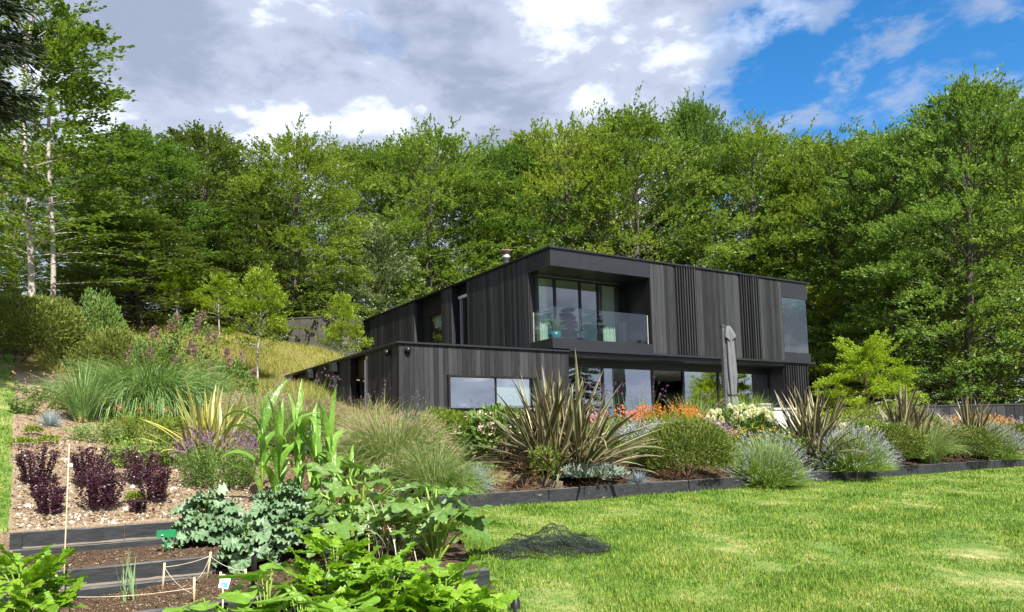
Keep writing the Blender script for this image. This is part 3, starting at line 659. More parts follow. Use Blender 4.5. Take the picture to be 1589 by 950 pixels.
# low block front with ribbon window
lf = hbox('low_front_wall', -5.07, .56, .002, .12, 2.0, 2.715, M_DARK)
hbox('low_front_wall_panel', -5.07, -3.66, .002, .12, -.3, 1.99, M_DARK); hbox('low_front_wall_panel', -.70, .56, .002, .12, -.3, 1.99, M_DARK); hbox('low_front_wall_panel', -3.66, -.70, .002, .12, -.3, .98, M_DARK)
planks(lf, 'a', 0, -5.1, .56, -.2, 2.75, .15, (-3.66, -.70, .98, 1.94))
rw = G().box(-3.66, -.70, -.12, .2, 1.90, 1.94).box(-3.66, -.70, -.12, .2, .98, 1.02).box(-3.66, -3.60, -.118, .2, 1.02, 1.90).box(-.76, -.70, -.118, .2, 1.02, 1.90).box(-2.06, -2.02, .02, .1, 1.02, 1.90)
ro = rw.obj('ribbon_window', M_FRAME, house, False)
for x0, x1 in ((-3.60, -2.06), (-2.02, -.76)): G().box(x0, x1, .05, .065, 1.02, 1.90).obj('pane', M_GLASS2, ro, False)
G().box(-2.0, -.78, .13, .14, 1.1, 1.88).obj('blind', M_WHITE, ro, False)
hbox('low_room_wall', -5.0, .5, 2.6, 2.7, 0, 2.6, M_WHITE); hbox('low_room_ceiling', -5.0, .5, .2, 2.6, 2.6, 2.7, M_WHITE)
# low block left side
ll = hbox('low_left_wall', -5.07, -4.9, .13, 2.2, -.3, 2.715, M_DARK); planks(ll, 'b', -5.071, -.03, 2.2, .2, 2.75, .15)
hbox('door_panel', -4.86, -4.75, 2.2, 3.62, 2.1, 2.715, M_BROWN)
side_window('side_door', -4.84, 2.3, 3.5, .5, 2.09); hbox('door_return', -5.07, -4.86, 2.2, 2.24, .2, 2.715, M_DARK)
l2 = hbox('low_left_wall', -5.07, -4.9, 3.62, 7.6, -.3, 2.715, M_DARK); planks(l2, 'b', -5.071, 3.62, 7.6, .2, 2.75, .15)
hbox('door_panel', -4.86, -4.75, 7.6, 10.2, 1.2, 2.715, M_BROWN)
l3 = hbox('low_left_wall', -5.07, -4.9, 10.2, 10.44, 0, 2.715, M_DARK); planks(l3, 'b', -5.071, 10.2, 10.44, .2, 2.75, .12)
for y in (4.7, 7.1):
    h = hbox('downpipe', -5.24, -5.14, y, y+.10, .3, 2.42, M_METAL); hbox('hopper', -5.33, -5.105, y-.10, y+.2, 2.421, 2.70, M_METAL, h)
for (x, y, nm) in ((-4.86, -.10, 0), (-5.17, .62, 1)):
    a = G().lathe([(0, -.10), (.05, -.09), (.085, -.04), (.09, .0), (.075, .06), (.0, .08)], 12).obj('wall_light', M_BLACKP, house, True, (x, y, 2.58))
    a.rotation_euler = (math.radians(25), 0, 0) if nm == 0 else (0, math.radians(-25), 0)
# ground floor glazing under the overhang; the third bay stands open
window('sliding_doors', .58, 10.79, .80, .1, 2.46, (2.57, 4.78, 6.25, 8.03), .06, M_GLASS2, skip=(2,))
hbox('ground_soffit_beam', .57, 10.8, .79, .9, 2.461, 2.66, M_FRAME)
hbox('ground_ceiling', .58, 10.8, .91, 7, 2.55, 2.65, M_WHITE); hbox('ground_wall', .58, 10.8, 6, 6.1, .1, 2.54, M_FRAME); hbox('ground_wall', .45, .57, .13, 6, .1, 2.7, M_DARK)
hbox('ground_slab', .58, 12.2, -.1, 6, -.1, .12, M_FLOORI)
bg = hbox('batten_wall', 10.81, 12.2, .1, .9, -.1, 2.785, M_FRAME)
for i in range(10): hbox('batten', 10.86+i*.138, 10.90+i*.138, .0, .099, .1, 2.78, M_PLANK, bg)
hbox('end_wall', 12.21, 12.3, .1, 15.2, -.1, 2.785, M_DARK)
for x in (4.95, 5.5, 6.0): G().lathe([(0, 0), (.05, 0), (.05, .04), (0, .04)], 10).obj('ceiling_spot', M_BLACKP, house, True, (x, 1.5, 2.505))
def hw(a, b, z): x, y = W(a, b); return (x, y, z)
# terrace
g = G(); 
terr = thing('terrace', None, None, hw(0, 0, 0), TH); tag(terr, kind='structure')
for i in range(17):
    for j in range(5):
        x0 = .6+i*.8; y0 = -4+j*.8
        G().box(0, .79, 0, .79, 0, .05).obj('paving_slab', M_STONEP, terr, False, (x0, y0, .10)) if (i+j) >= 0 else None
# curtains and things by the house
def curtain(label, a0, a1, b, z0, z1, side=False):
    n = 40; t = np.linspace(0, 1, n); wv = .035*np.sin(t*(a1-a0)/.085*2*PI)+.012*np.sin(t*17)
    g = G(); top = np.stack([a0+(a1-a0)*t, b+wv, 0*t+z1-z0], 1); bot = np.stack([a0+(a1-a0)*t, b+wv*1.25, 0*t], 1)
    if side: top, bot = [np.stack([b+(q[:, 1]-b), q[:, 0], q[:, 2]], 1) for q in (top, bot)]
    V = np.concatenate([bot, top]); i = np.arange(n-1); F = np.stack([i, i+1, i+1+n, i+n], 1)
    c = np.array([(a0+a1)/2, b, 0]) if not side else np.array([b, (a0+a1)/2, 0])
    g.add(V-c, F); o = g.obj('curtain', M_CURT, None, True, hw(c[0], c[1], z0)); o.rotation_euler = (0, 0, TH); return tag(o, label, 'curtain', 'white curtains in the house windows')
curtain('white curtain at the left edge of the balcony window', .42, .86, 1.46, 3.1, 5.35)
curtain('white curtain at the right edge of the balcony window', 3.2, 3.72, 1.46, 3.1, 5.35)
curtain('white curtain in the narrow slot window of the left wall', 5.32, 5.7, .52, 2.85, 5.35, True)
t_ = thing('potted_plant', 'blue glazed pot with a thin-leaved plant behind the balcony glass', 'potted plant', hw(.42, .45, 3.1))
G().lathe([(0, 0), (.14, 0), (.19, .2), (.2, .34), (.17, .34), (.16, .28), (0, .28)], 16).obj('pot', M_POT, t_)
V, F, _ = blades(np.tile([0, 0, .28], (60, 1)), RNG.uniform(0, 6.28, 60), RNG.uniform(.9, 1.5, 60), RNG.uniform(.2, 1.4, 60), RNG.uniform(.3, .8, 60), .03, 4); G().add(V, F).obj('foliage', M_SHRUB, t_)
for i, (x, y) in enumerate(((5.35, 1.9), (5.85, 2.0))):
    t_ = thing('pendant_lamp', ('white cone pendant lamp inside the open doorway, left of two', 'white cone pendant lamp inside the open doorway, right of two')[i], 'lamp', hw(x, y, .78), 0, 'pendant lamps indoors')
    G().lathe([(.10, 0), (.085, .05), (.03, .2), (.02, .26), (0, .26)], 14).obj('lamp_shade', M_WHITEP, t_); G().tube([(0, 0, .26), (0, 0, 1.76)], .006, 5).obj('cord', M_BLACKP, t_)
# folded parasol
P = place(1138, 24.6); t_ = thing('cantilever_parasol', 'folded grey cantilever parasol strapped beside its mast on the terrace', 'parasol', (P.x, P.y, .15), TH)
hgt = topz(1128, 508, P.y)-.15
ma = G().box(-.33, -.24, -.05, .05, 0, hgt).obj('mast', M_ALU, t_, False); G().box(-.36, -.2, -.07, .07, hgt, hgt+.05).obj('mast_cap', M_ALU, ma, False)
G().box(-.5, .3, -.4, .4, 0, .08).obj('base', M_ALU, t_, False); G().box(-.27, -.02, -.03, .03, 1.02, 1.09).obj('crank', M_ALU, t_, False)
n = 48; an = np.arange(n)*2*PI/n; prof = [(.16, .55), (.21, .75), (.20, 1.1), (.15, 1.22), (.17, 1.35), (.21, 1.8), (.20, 2.2), (.16, hgt-.28), (.13, hgt-.12), (.05, hgt+.02)]
V = []
for r, z in prof:
    rr = .88*r*(1+.46*np.abs(np.sin(an*4+z*.9))-.3+.08*np.sin(an*11+z*3)); V.append(np.stack([rr*np.cos(an), rr*np.sin(an), z+.05*np.sin(an*4)*(z < .8)+0*an], 1))
i = np.arange(len(prof)-1)[:, None]*n; j = np.arange(n)[None]; j2 = (j+1) % n
ca = G().add(np.concatenate(V), np.stack([i+j, i+j2, i+n+j2, i+n+j], -1).reshape(-1, 4)).obj('canopy', M_PARA, t_)
G().lathe([(.17, 1.19), (.18, 1.19), (.18, 1.24), (.17, 1.24)], 20).obj('strap', M_FRAME, ca)
V = []; pr2 = [(.19, hgt-.42), (.2, hgt-.34), (.15, hgt-.15), (.05, hgt+.04), (0, hgt+.05)]
for r, z in pr2:
    rr = r*(1+.25*np.sin(an*4)); V.append(np.stack([rr*np.cos(an), rr*np.sin(an), z+.06*np.sin(an*4)*(z < hgt-.3)+0*an], 1))
i = np.arange(len(pr2)-1)[:, None]*n
G().add(np.concatenate(V), np.stack([i+j, i+j2, i+n+j2, i+n+j], -1).reshape(-1, 4)).obj('vent_cap', M_PARA, ca)
G().tube([(0, 0, .08), (0, 0, hgt)], .03, 8).obj('pole', M_ALU, t_)
# gabion and pale bench end on the terrace
P = place(1180, 25.4); t_ = thing('gabion_basket', 'wire basket of pale stones on the terrace right of the parasol', 'gabion', (P.x, P.y, .15), TH)
g = G()
for x in np.linspace(-.35, .35, 8):
    g.tube([(x, -.25, 0), (x, -.25, .95)], .006, 4)
for z in np.linspace(0, .95, 10): g.tube([(-.35, -.25, z), (.35, -.25, z)], .006, 4)
g.obj('wire_mesh', M_STEEL, t_)
dd = sph(18); STONE = [G().add(np.array([(x, y, z) for z in (-1, 0, 1) for (x, y) in ((1, 0), (.3, .95), (-.8, .6), (-.8, -.6), (.3, -.95))])*np.array([1, 1, 1])*np.repeat([.55, 1, .6], 5)[:, None]*np.array([1, 1, .0])+np.repeat([-.8, 0, .8], 5)[:, None]*np.array([0, 0, 1]),
    [(i*5+q, i*5+(q+1) % 5, i*5+5+(q+1) % 5, i*5+5+q) for i in range(2) for q in range(5)], [(10, 11, 12), (10, 12, 13), (10, 13, 14), (0, 2, 1), (0, 3, 2), (0, 4, 3)]).mesh('stone', M_FLINT, True) for _ in range(1)]
for i in range(7):
    for k in range(10):
        put('stone', STONE[0], t_, (-.3+i*.1+random.uniform(-.02, .02), -.18+random.uniform(-.03, .03), .05+k*.095), tuple(RNG.uniform(0, 6, 3)), tuple(RNG.uniform(.045, .065, 3)))
G().box(-.34, .34, -.13, .24, .01, .93).obj('core', M_FLINT, t_, False)
P = place(1215, 24.2); t_ = thing('stone_planter', 'low pale grey stone planter behind the flax, right of the gabion', 'planter', (P.x, P.y, 0.05), TH)
G().box(-.62, .62, -.2, .2, 0, .78).obj('body', M_STONEP, t_, False); G().box(-.66, .66, -.24, .24, .78, .84).obj('coping', M_STONEP, t_, False)
#@@BOUND
# ------------------------------------------------------------------ sleepers and edgings
def sleeper(name, label, a0, a1, b, z0, z1, t=.12, dz=0, group=None, skew=0):
    L = a1-a0; x, y = W((a0+a1)/2, b+t/2); e = .008; h = z1-z0
    n = 9; xs = np.linspace(-L/2, L/2, n); prof = [(-t/2, e), (-t/2, h-e), (-t/2+e, h), (t/2-e, h), (t/2, h-e), (t/2, 0), (-t/2+e, 0)]
    V = []
    r = np.random.default_rng(int(abs(a0*97+b*31)*10))
    for q in xs: V.append([(q, p+r.normal(0, .002), z+r.normal(0, .002)) for p, z in prof])
    V = np.array(V); k = len(prof); i = np.arange(n-1)[:, None]*k; j = np.arange(k)[None]; j2 = (j+1) % k
    F = np.stack([i+j, i+k+j, i+k+j2, i+j2], -1).reshape(-1, 4)
    caps = [[0, q, q+1] for q in range(1, k-1)]+[[(n-1)*k, (n-1)*k+q+1, (n-1)*k+q] for q in range(1, k-1)]
    o = G().add(V, F, caps).obj(name, M_SLEEP, None, False, (x, y, z0)); o.rotation_euler = (0, -dz/L if dz else 0, TH+skew)
    return tag(o, label, 'sleeper', group)
GE = 'timber sleepers edging the lawn border'
segs = [(-8.3, -5.92, 'short black sleeper left of the diagonal board by the lawn'), (-5.90, -2.6, 'worn black sleeper below the largest flax, right of the diagonal board'), (-2.58, .25, 'black sleeper between the silver plants and the nearest lavender'), (.27, 2.7, 'black sleeper between the two near lavender mounds'),
        (2.72, 5.3, 'black sleeper under the second lavender mound'), (5.32, 7.9, 'black sleeper below the feathery grass at the lawn edge'), (7.92, 10.5, 'black sleeper left of the far lavender mound'), (10.52, 14, 'last black sleeper of the lawn edge at far right')]
for a0, a1, lab in segs: sleeper('timber_sleeper', lab, a0, a1, B_EDGE-.06+random.uniform(-.01, .01), -1.10, -.80, .12, 0, GE)
GV = 'black sleepers of the vegetable terraces'
sleeper('timber_sleeper', 'upper black sleeper left of the bamboo cane, top course', -13.5, -12.35, B_UP-.05, -1.17, -.96, .12, 0, GV)
sleeper('timber_sleeper', 'upper black sleeper behind the green animal scarer, top course', -12.34, -9.2, B_UP-.05, -1.17, -.955, .12, 0, GV)
sleeper('timber_sleeper', 'half-buried lower course under the upper black sleepers', -13.6, -9.2, B_UP-.13, -1.37, -1.171, .14, 0, GV)
x, y = W(-13.57, B_UP+.12); o = G().box(-.065, .065, -.18, .22, 0, .24).obj('end_sleeper', M_SLEEP, None, False, (x, y, -1.2)); o.rotation_euler = (0, 0, TH); tag(o, 'short end block of sleeper at the far left corner of the bank', 'sleeper', GV)
sleeper('timber_sleeper', 'long black sleeper behind the spring onions, top course', -14.4, -10.6, B_MID-.05, -1.46, -1.255, .12, 0, GV)
sleeper('timber_sleeper', 'ledge course of sleeper behind the spring onions, soil-splashed', -14.4, -10.6, B_MID-.16, -1.66, -1.461, .17, 0, GV)
sleeper('timber_sleeper', 'black sleeper hidden behind the kale and courgettes', -10.59, -8.4, B_MID-.05, -1.46, -1.255, .12, 0, GV)
sleeper('timber_sleeper', 'peeling black sleeper end jutting onto the lawn below the courgettes', -11.6, A_END, B_FRONT-.05, -1.50, -1.19, .14, 0, GV)
sleeper('timber_sleeper', 'black sleeper behind the lovage running towards the camera', -15, -11.62, B_FRONT-.05, -1.62, -1.19, .14, 0, GV)
def vsleeper(lab, a, b0, b1, z0, z1):
    x, y = W(a, (b0+b1)/2); o = G().box(-(b1-b0)/2, (b1-b0)/2, -.06, .06, 0, z1-z0).obj('timber_sleeper', M_SLEEP, None, False, (x, y, z0)); o.rotation_euler = (0, 0, TH+PI/2); tag(o, lab, 'sleeper', GV)
# diagonal board between the mulch and the flax
p0 = place(752, 14.6); p1 = place(872, 13.7); d = p1-p0
o = G().box(0, d.length, -.02, .02, -.1, .10).obj('edging_board', M_OLDWOOD, None, False, p0+Vector((0, 0, .03))); o.rotation_euler = (0, -math.asin(d.z/d.length), math.atan2(d.y, d.x)); tag(o, 'weathered diagonal edging board left of the largest flax', 'board')

# ------------------------------------------------------------------ boundary walls
def wall_run(name, label, cat, p, q, h, t, mat, npan, dz=-1.0):
    d = Vector((q[0]-p[0], q[1]-p[1], 0)); L = d.length; z = min(hz(*p[:2]), hz(*q[:2]))
    t_ = thing(name, label, cat, (p[0], p[1], z+dz), math.atan2(d.y, d.x)); H = h-dz
    for i in range(npan):
        G().box(L/npan*i+.01, L/npan*(i+1)-.01, -t/2+.004*(i % 2), t/2, 0, H).obj('panel', mat, t_, False)
    G().box(-.03, L+.03, -t/2-.03, t/2+.03, H+.001, H+.06).obj('coping', mat, t_, False); return t_
a = place(300, 36); b = place(552, 35)
zt = topz(430, 497, 35.5)
t_ = wall_run('retaining_wall', 'long shaded concrete wall at the top of the meadow under the trees', 'wall', (a.x, a.y), (b.x, b.y), max(.6, zt-min(a.z, b.z)), .25, M_CONC, 9)
a = Vector(W(16.5, 1.5)); b = Vector(W(27, -3.5))
t_ = wall_run('dark_fence', 'low black boarded wall at the far right below the trees', 'fence', (a.x, a.y), (b.x, b.y), topz(1530, 600, 27)-.1, .15, M_PLANK, 26)

# ------------------------------------------------------------------ trees
def make_tree(seed, H=16., R=5., limbs=110, twigs=15, nl=15, low=.06, leaf=(.20, .13), lean=.06, spread=1.0, crown_pow=.7, mat=M_BEECH, bark=M_BARK, trunk_r=.28, tw_len=1.15, flat_=1.0, topup=1.0, peak=.33, shell=0):
    r = np.random.default_rng(seed)
    t = low+(1-low)*r.random(limbs)**.9; t.sort(); az = np.arange(limbs)*2.399+r.normal(0, .35, limbs)
    prof = np.where(t < peak, .72+.28*np.sin(np.clip(t/peak, 0, 1)*PI/2), (1-np.clip((t-peak)/(1-peak), 0, 1)**2.0*.93)**crown_pow)
    L = R*prof*r.uniform(.72, 1.12, limbs)+.5
    trunk = lambda q: np.stack([lean*H*q**2+.015*H*np.sin(q*5+seed), .012*H*np.sin(q*4+seed*2), H*q], -1)
    el = np.radians(6+50*topup*np.clip((t-low)/(1-low), 0, 1)**1.5)+r.normal(0, .12, limbs)
    st = trunk(np.clip(t*.93-.04, .02, 1)); S = 7; s = np.linspace(0, 1, S)
    e = el[:, None]+(.35-.75*s[None]*(1-t[:, None]))*1.0*(1-.5*t[:, None])
    dl = L[:, None]/(S-1); cx = np.concatenate([np.zeros((limbs, 1)), np.cumsum(np.cos(e[:, 1:])*dl, 1)], 1); cz = np.concatenate([np.zeros((limbs, 1)), np.cumsum(np.sin(e[:, 1:])*dl, 1)], 1)
    bend = az[:, None]+.5*s[None]*r.normal(0, 1, limbs)[:, None]
    path = st[:, None]+np.stack([cx*np.cos(bend), cx*np.sin(bend), cz], -1)
    # twigs on limbs
    li = np.repeat(np.arange(limbs), twigs); f = r.uniform(.18, 1, limbs*twigs)**.8; ix = f*(S-1); i0 = np.clip(ix.astype(int), 0, S-2); fr = (ix-i0)[:, None]
    base = path[li, i0]*(1-fr)+path[li, i0+1]*fr; ld = norm(path[li, i0+1]-path[li, i0])
    sgn = r.choice([-1, 1], len(li)); ang = sgn*r.uniform(.2, 1.25, len(li))*(1.15-f*.5)
    ca, sa = np.cos(ang), np.sin(ang)
    td = np.stack([ld[:, 0]*ca-ld[:, 1]*sa, ld[:, 0]*sa+ld[:, 1]*ca, ld[:, 2]*.7+r.normal(.12, .22, len(li))*(1/flat_)], 1); td = norm(td+np.array([lean*2.5, 0, 0]))
    tl = tw_len*r.uniform(.5, 1.3, len(li))*(.55+.45*prof[li])
    # sprays over the outside of the crown
    npd = int(shell); per = 22; th = low*1.3+(1-low*1.3)*r.random(npd)**.85; ps = np.where(th < peak, .72+.28*np.sin(np.clip(th/peak, 0, 1)*PI/2), (1-np.clip((th-peak)/(1-peak), 0, 1)**2.0*.93)**crown_pow)
    aa = np.arange(npd)*2.399+r.normal(0, .3, npd); od = np.stack([np.cos(aa), np.sin(aa), 0*aa], 1); lm = lump(np.stack([np.cos(aa), np.sin(aa), th*3.2-1.5], 1), seed, .30, 2.6)
    sb = trunk(th*.93)+od*(R*ps*lm*r.uniform(.66, 1.0, npd))[:, None]; sb[:, 2] += (.10-.16*(1-th))*R*ps*lm
    I = np.repeat(np.arange(npd), per); ns = len(I); pa = r.uniform(0, 2*PI, ns); pr = np.sqrt(r.random(ns))*tw_len*np.repeat(r.uniform(.55, 1.25, npd), per); off = np.stack([np.cos(pa)*pr, np.sin(pa)*pr, -.22*pr+r.normal(0, .07*tw_len, ns)], 1)
    base = np.concatenate([base, sb[I]+off]); td = np.concatenate([td, norm(od[I]*.9+np.stack([np.cos(pa)*.6+lean*2, np.sin(pa)*.6, .05+.85*topup*th[I]**1.3+r.normal(0, .16, ns)], 1))]); tl = np.concatenate([tl, tw_len*.55*r.uniform(.6, 1.2, ns)]); li = np.arange(len(base))
    # leaves on twigs
    ti = np.repeat(np.arange(len(li)), nl); g_ = np.tile(np.linspace(.08, 1, nl), len(li))+r.normal(0, .03, len(li)*nl)
    P = base[ti]+td[ti]*(tl[ti]*g_)[:, None]; P[:, 2] -= .10*tl[ti]*g_**2
    sg = np.tile(np.where(np.arange(nl) % 2, 1, -1), len(li)); an = sg*r.uniform(.4, 1.1, len(ti))*(1.1-g_*.7); ca, sa = np.cos(an), np.sin(an); q = td[ti]
    D = np.stack([q[:, 0]*ca-q[:, 1]*sa, q[:, 0]*sa+q[:, 1]*ca, q[:, 2]+r.normal(-.05, .28, len(ti))], 1)
    up = np.stack([r.normal(0, .45, len(ti)), r.normal(0, .45, len(ti)), np.ones(len(ti))], 1)
    P += r.normal(0, .05, P.shape)
    lf = r.uniform(.7, 1.25, len(ti)); V, F = leaves(P, D, leaf[0]*lf, leaf[1]*lf, .18, up)
    zs = H/np.percentile(V[:, 2], 99.85)
    crown = G().add(V*np.array([1, 1, zs]), F).mesh('crown', mat, False)
    g = G(); q = np.linspace(0, .97, 14); g.tube(trunk(q)-np.array([0, 0, .6])*(q < .01)[:, None], trunk_r*(1-q)**.75+.02+.12*trunk_r*np.exp(-q*30)*3, 9)
    for i in range(limbs): g.tube(path[i][:6], (.012+.10*trunk_r*2*(1-t[i])*np.linspace(1, .15, 6))*min(1, L[i]/3), 4, False)
    # twig wood
    V2, F2, _ = blades(base[::3], np.arctan2(td[::3, 1], td[::3, 0]), np.arcsin(np.clip(td[::3, 2], -1, 1)), .15, tl[::3], .022, 1)
    g.add(V2, F2); g.v = [q_*np.array([1, 1, zs]) for q_ in g.v]; trunk_me = g.mesh('trunk', bark, True)
    return crown, trunk_me
BE = [make_tree(s_, mat=[M_BEECH, M_BEECH2, M_BEECH3, M_BEECH2, M_BEECH][i], leaf=(.185, .115), limbs=150, twigs=6, nl=13, lean=[.03, .02, .04, .02, .03][i], crown_pow=[.6, .75, .5, .6, .55][i], low=[.03, .05, .04, .14, .05][i], peak=[.4, .38, .5, .45, .42][i], tw_len=1.3, shell=136, topup=[.8, 1, .7, .9, .75][i]) for i, s_ in enumerate((11, 23, 37, 41, 59))]
OAK = make_tree(71, shell=130, limbs=150, twigs=7, nl=13, low=.04, mat=M_OAK, crown_pow=.7, peak=.45, leaf=(.19, .15), lean=.0, tw_len=1.0, topup=.7)
def tree(name, label, px, Y, topy, wpx, var, group=None, rz=None, cat='tree', nomH=16., nomR=5.0, base=None, zbase=None, nlean=True):
    P = place(px, Y) if base is None else Vector(base)
    if zbase is not None: P.z = zbase
    H = topz(px, topy, P.y)-P.z; s = H/nomH; w_ = mm(wpx, P.y)/2/nomR if wpx else s
    t_ = thing(name, label, cat, P, random.uniform(-.5, .5) if rz is None else rz, group, (w_, w_, s))
    put('crown', var[0], t_); put('trunk', var[1], t_); return t_
GB = 'beech trees of the wood behind the house'
front_trees = [
 (118, 39, 215, 270, 0, 'leafy beech tree behind the two pale trunks at far left'), (205, 36, 196, 250, 1, 'rounded beech tree left of the dark domed tree on the skyline'),
 (452, 38, 188, 210, 2, 'beech tree above the meadow, rising right of the dip in the skyline'), (545, 46, 208, 200, 0, 'beech tree between the meadow and the pale whitebeam on the skyline'),
 (672, 46, 186, 260, 4, 'broad beech tree directly behind the rear block of the house'), (790, 48, 205, 230, 3, 'beech tree rising above the flue of the house'),
 (885, 48, 168, 240, 2, 'tall beech tree above the balcony corner of the roof'), (990, 49, 152, 250, 0, 'yellow-green beech tree above the middle of the house roof'),
 (1085, 52, 145, 190, 1, 'spiry beech tree against the edge of the blue sky'), (1185, 50, 182, 260, 4, 'beech tree above the right end of the house roof'),
 (1300, 46, 196, 230, 2, 'beech tree right of the corner window, above the golden acer'), (1405, 42, 182, 240, 3, 'dark-based beech tree right of the golden acer'),
 (1520, 38, 98, 270, 1, 'tallest beech tree on the skyline near the right edge'), (1630, 38, 120, 260, 0, 'beech tree cut off by the right edge of the picture')]
for i, (px, Y, ty, wp, v, lab) in enumerate(front_trees): tree('beech_tree', lab, px, Y, ty+(34 if px > 1450 else 18), wp, BE[v], GB)
for px, Y, ty, wp, v, wh in ((20, 48, 230, 300, 1, 'far left behind the pale trunks'), (390, 50, 265, 260, 3, 'in the dip of the skyline'), (600, 58, 235, 260, 1, 'above the whitebeam'), (735, 58, 232, 260, 2, 'left of the flue'), (840, 60, 215, 240, 0, 'left of the balcony corner'), (945, 60, 195, 240, 3, 'above the balcony'), (1130, 62, 205, 240, 2, 'below the edge of the blue sky'), (1245, 58, 215, 260, 0, 'right of the house roof end'), (1355, 55, 215, 260, 1, 'above the acer'), (1460, 52, 190, 260, 4, 'left of the tallest beech'), (1570, 52, 170, 280, 2, 'right of the tallest beech'), (300, 52, 240, 260, 4, 'behind the dark domed tree'), (1420, 58, 230, 300, 0, 'deep in the wood right of the acer'), (1540, 58, 230, 300, 3, 'deep in the wood behind the tallest beech'), (1290, 60, 240, 300, 1, 'deep in the wood behind the acer'), (1640, 52, 200, 300, 1, 'at the right edge')):
    tree('beech_tree', 'shaded second-row beech tree '+wh, px, Y, ty, wp, BE[v], 'second row of the wood')
tree('oak_tree', 'dark domed tree on the skyline left of the dip', 318, 42, 200, 200, OAK, None)
tree('oak_tree', 'dark green low tree in shade behind the young trees at left', 215, 33, 330, 220, OAK, None)
tree('oak_tree', 'dark leafy tree low behind the bright young trees', 400, 37, 300, 180, OAK, None)
BIR = make_tree(83, H=16, R=3.2, shell=14, limbs=60, twigs=14, nl=13, low=.18, leaf=(.18, .115), mat=M_BIRL, bark=M_BIRCH, trunk_r=.09, crown_pow=.45, lean=.02, tw_len=.9, flat_=1.3)
BIR2 = make_tree(89, H=16, R=3.0, shell=12, limbs=50, twigs=13, nl=13, low=.16, leaf=(.18, .115), mat=M_BIRL, bark=M_BIRCH, trunk_r=.08, crown_pow=.5, lean=.03, tw_len=.9, flat_=1.3)
GP = 'pale trunked trees at the left'
tree('pale_trunked_tree', 'tall pale-trunked tree at far left, the left of the pair', 36, 27, -75, 300, BIR, GP, 0, nomR=3.2)
tree('pale_trunked_tree', 'slimmer pale-trunked tree at far left, the right of the pair', 68, 28, 30, 260, BIR2, GP, .4, nomR=3.0)
YT = [make_tree(101+i, H=5, R=1.6, shell=26, limbs=70, twigs=7, nl=12, low=.36, leaf=(.12, .085), mat=M_YOUNG, bark=M_BIRCH, trunk_r=.05, crown_pow=.9, lean=0, tw_len=.5, topup=.9, peak=.5) for i in range(2)]
GY = 'young trees planted in the meadow'
for px, Y, ty, wp, v, lab in ((402, 26, 412, 80, 0, 'brightest young tree with yellow-green crown in the meadow'), (340, 31, 424, 58, 1, 'young tree in the meadow just left of the brightest one'), (532, 29, 456, 58, 1, 'small young tree in the meadow nearest to the house'), (276, 33, 412, 62, 0, 'young green tree in the meadow behind the smoke bush')):
    tree('young_tree', lab, px, Y, ty, wp, YT[v], GY, random.random()*6, nomH=5, nomR=1.6)
WB = make_tree(131, shell=45, H=9, R=3., limbs=85, twigs=12, nl=13, low=.04, leaf=(.15, .10), mat=M_PALE, bark=M_BARK, trunk_r=.12, crown_pow=.6, lean=.0, tw_len=.7)
tree('whitebeam_tree', 'pale silvery-leaved tree behind the rear corner of the house', 588, 42, 345, 140, WB, None, nomH=9, nomR=3)
AC = make_tree(139, shell=60, H=4, R=2.6, limbs=46, twigs=16, nl=15, low=.10, leaf=(.11, .075), mat=M_ACER, bark=M_TWIG, trunk_r=.08, crown_pow=.5, lean=0, tw_len=.55, flat_=2.2, topup=.55, peak=.25)
tree('acer_tree', 'layered golden-green acer tree right of the house', 1348, 27.5, 518, 136, AC, None, nomH=4, nomR=2.6)
def make_conifer(seed, H=14., R=2.6, wh=38, per=7, lo=.04):
    r = np.random.default_rng(seed); g = G(); gt = G(); gt.tube([(0, 0, -.5), (0, 0, H*.5), (0, 0, H)], [.24, .14, .02], 8)
    z = np.repeat(np.linspace(lo, .99, wh), per)*H; n = len(z); az = r.uniform(0, 6.28, n); L = (R*(1-z/H)**.75+.25)*r.uniform(.7, 1.15, n)
    S = 10; t = np.linspace(.06, 1, S); e = -.15+.35*0
    P = np.stack([L[:, None]*t*np.cos(az)[:, None], L[:, None]*t*np.sin(az)[:, None], z[:, None]-.28*L[:, None]*t+.12*L[:, None]*t**3], -1)
    for i in range(n): gt.tube(P[i][::3], [.02, .015, .01, .006], 4, False)
    Q = np.repeat(P.reshape(-1, 3), 12, 0); A = np.repeat(np.repeat(az, S), 12)+r.uniform(-1.3, 1.3, len(Q)); D = np.stack([np.cos(A), np.sin(A), r.normal(-.25, .25, len(Q))], 1)
    V, F = leaves(Q+r.normal(0, .05, Q.shape), D, r.uniform(.18, .42, len(Q)), .045, .3); g.add(V, F)
    return g.mesh('crown', M_CONIF, False), gt.mesh('trunk', M_BARK, True)
CO = make_conifer(151)
COH = make_conifer(157, lo=.46)
GCN = 'dark conifers around the garden'
def stand(name, label, x, y, H, sx, var, nomH, group=None): 
    t_ = thing(name, label, 'tree', (x, y, hz(x, y)), random.random()*6, group, (sx, sx, H/nomH)); put('crown', var[0], t_); put('trunk', var[1], t_)
stand('conifer_tree', 'dark conifer whose branches hang in at the top left corner', -10.8, 13.4, 13.5, 1.0, COH, 14, GCN)
stand('conifer_tree', 'conifer reflected as a dark silhouette in the balcony window', 25.6, 16.2, 10.8, .82, CO, 14, GCN)
stand('oak_tree', 'round dark tree reflected in the ground floor glass', 36.5, 22.8, 6.2, .42, OAK, 16, None)

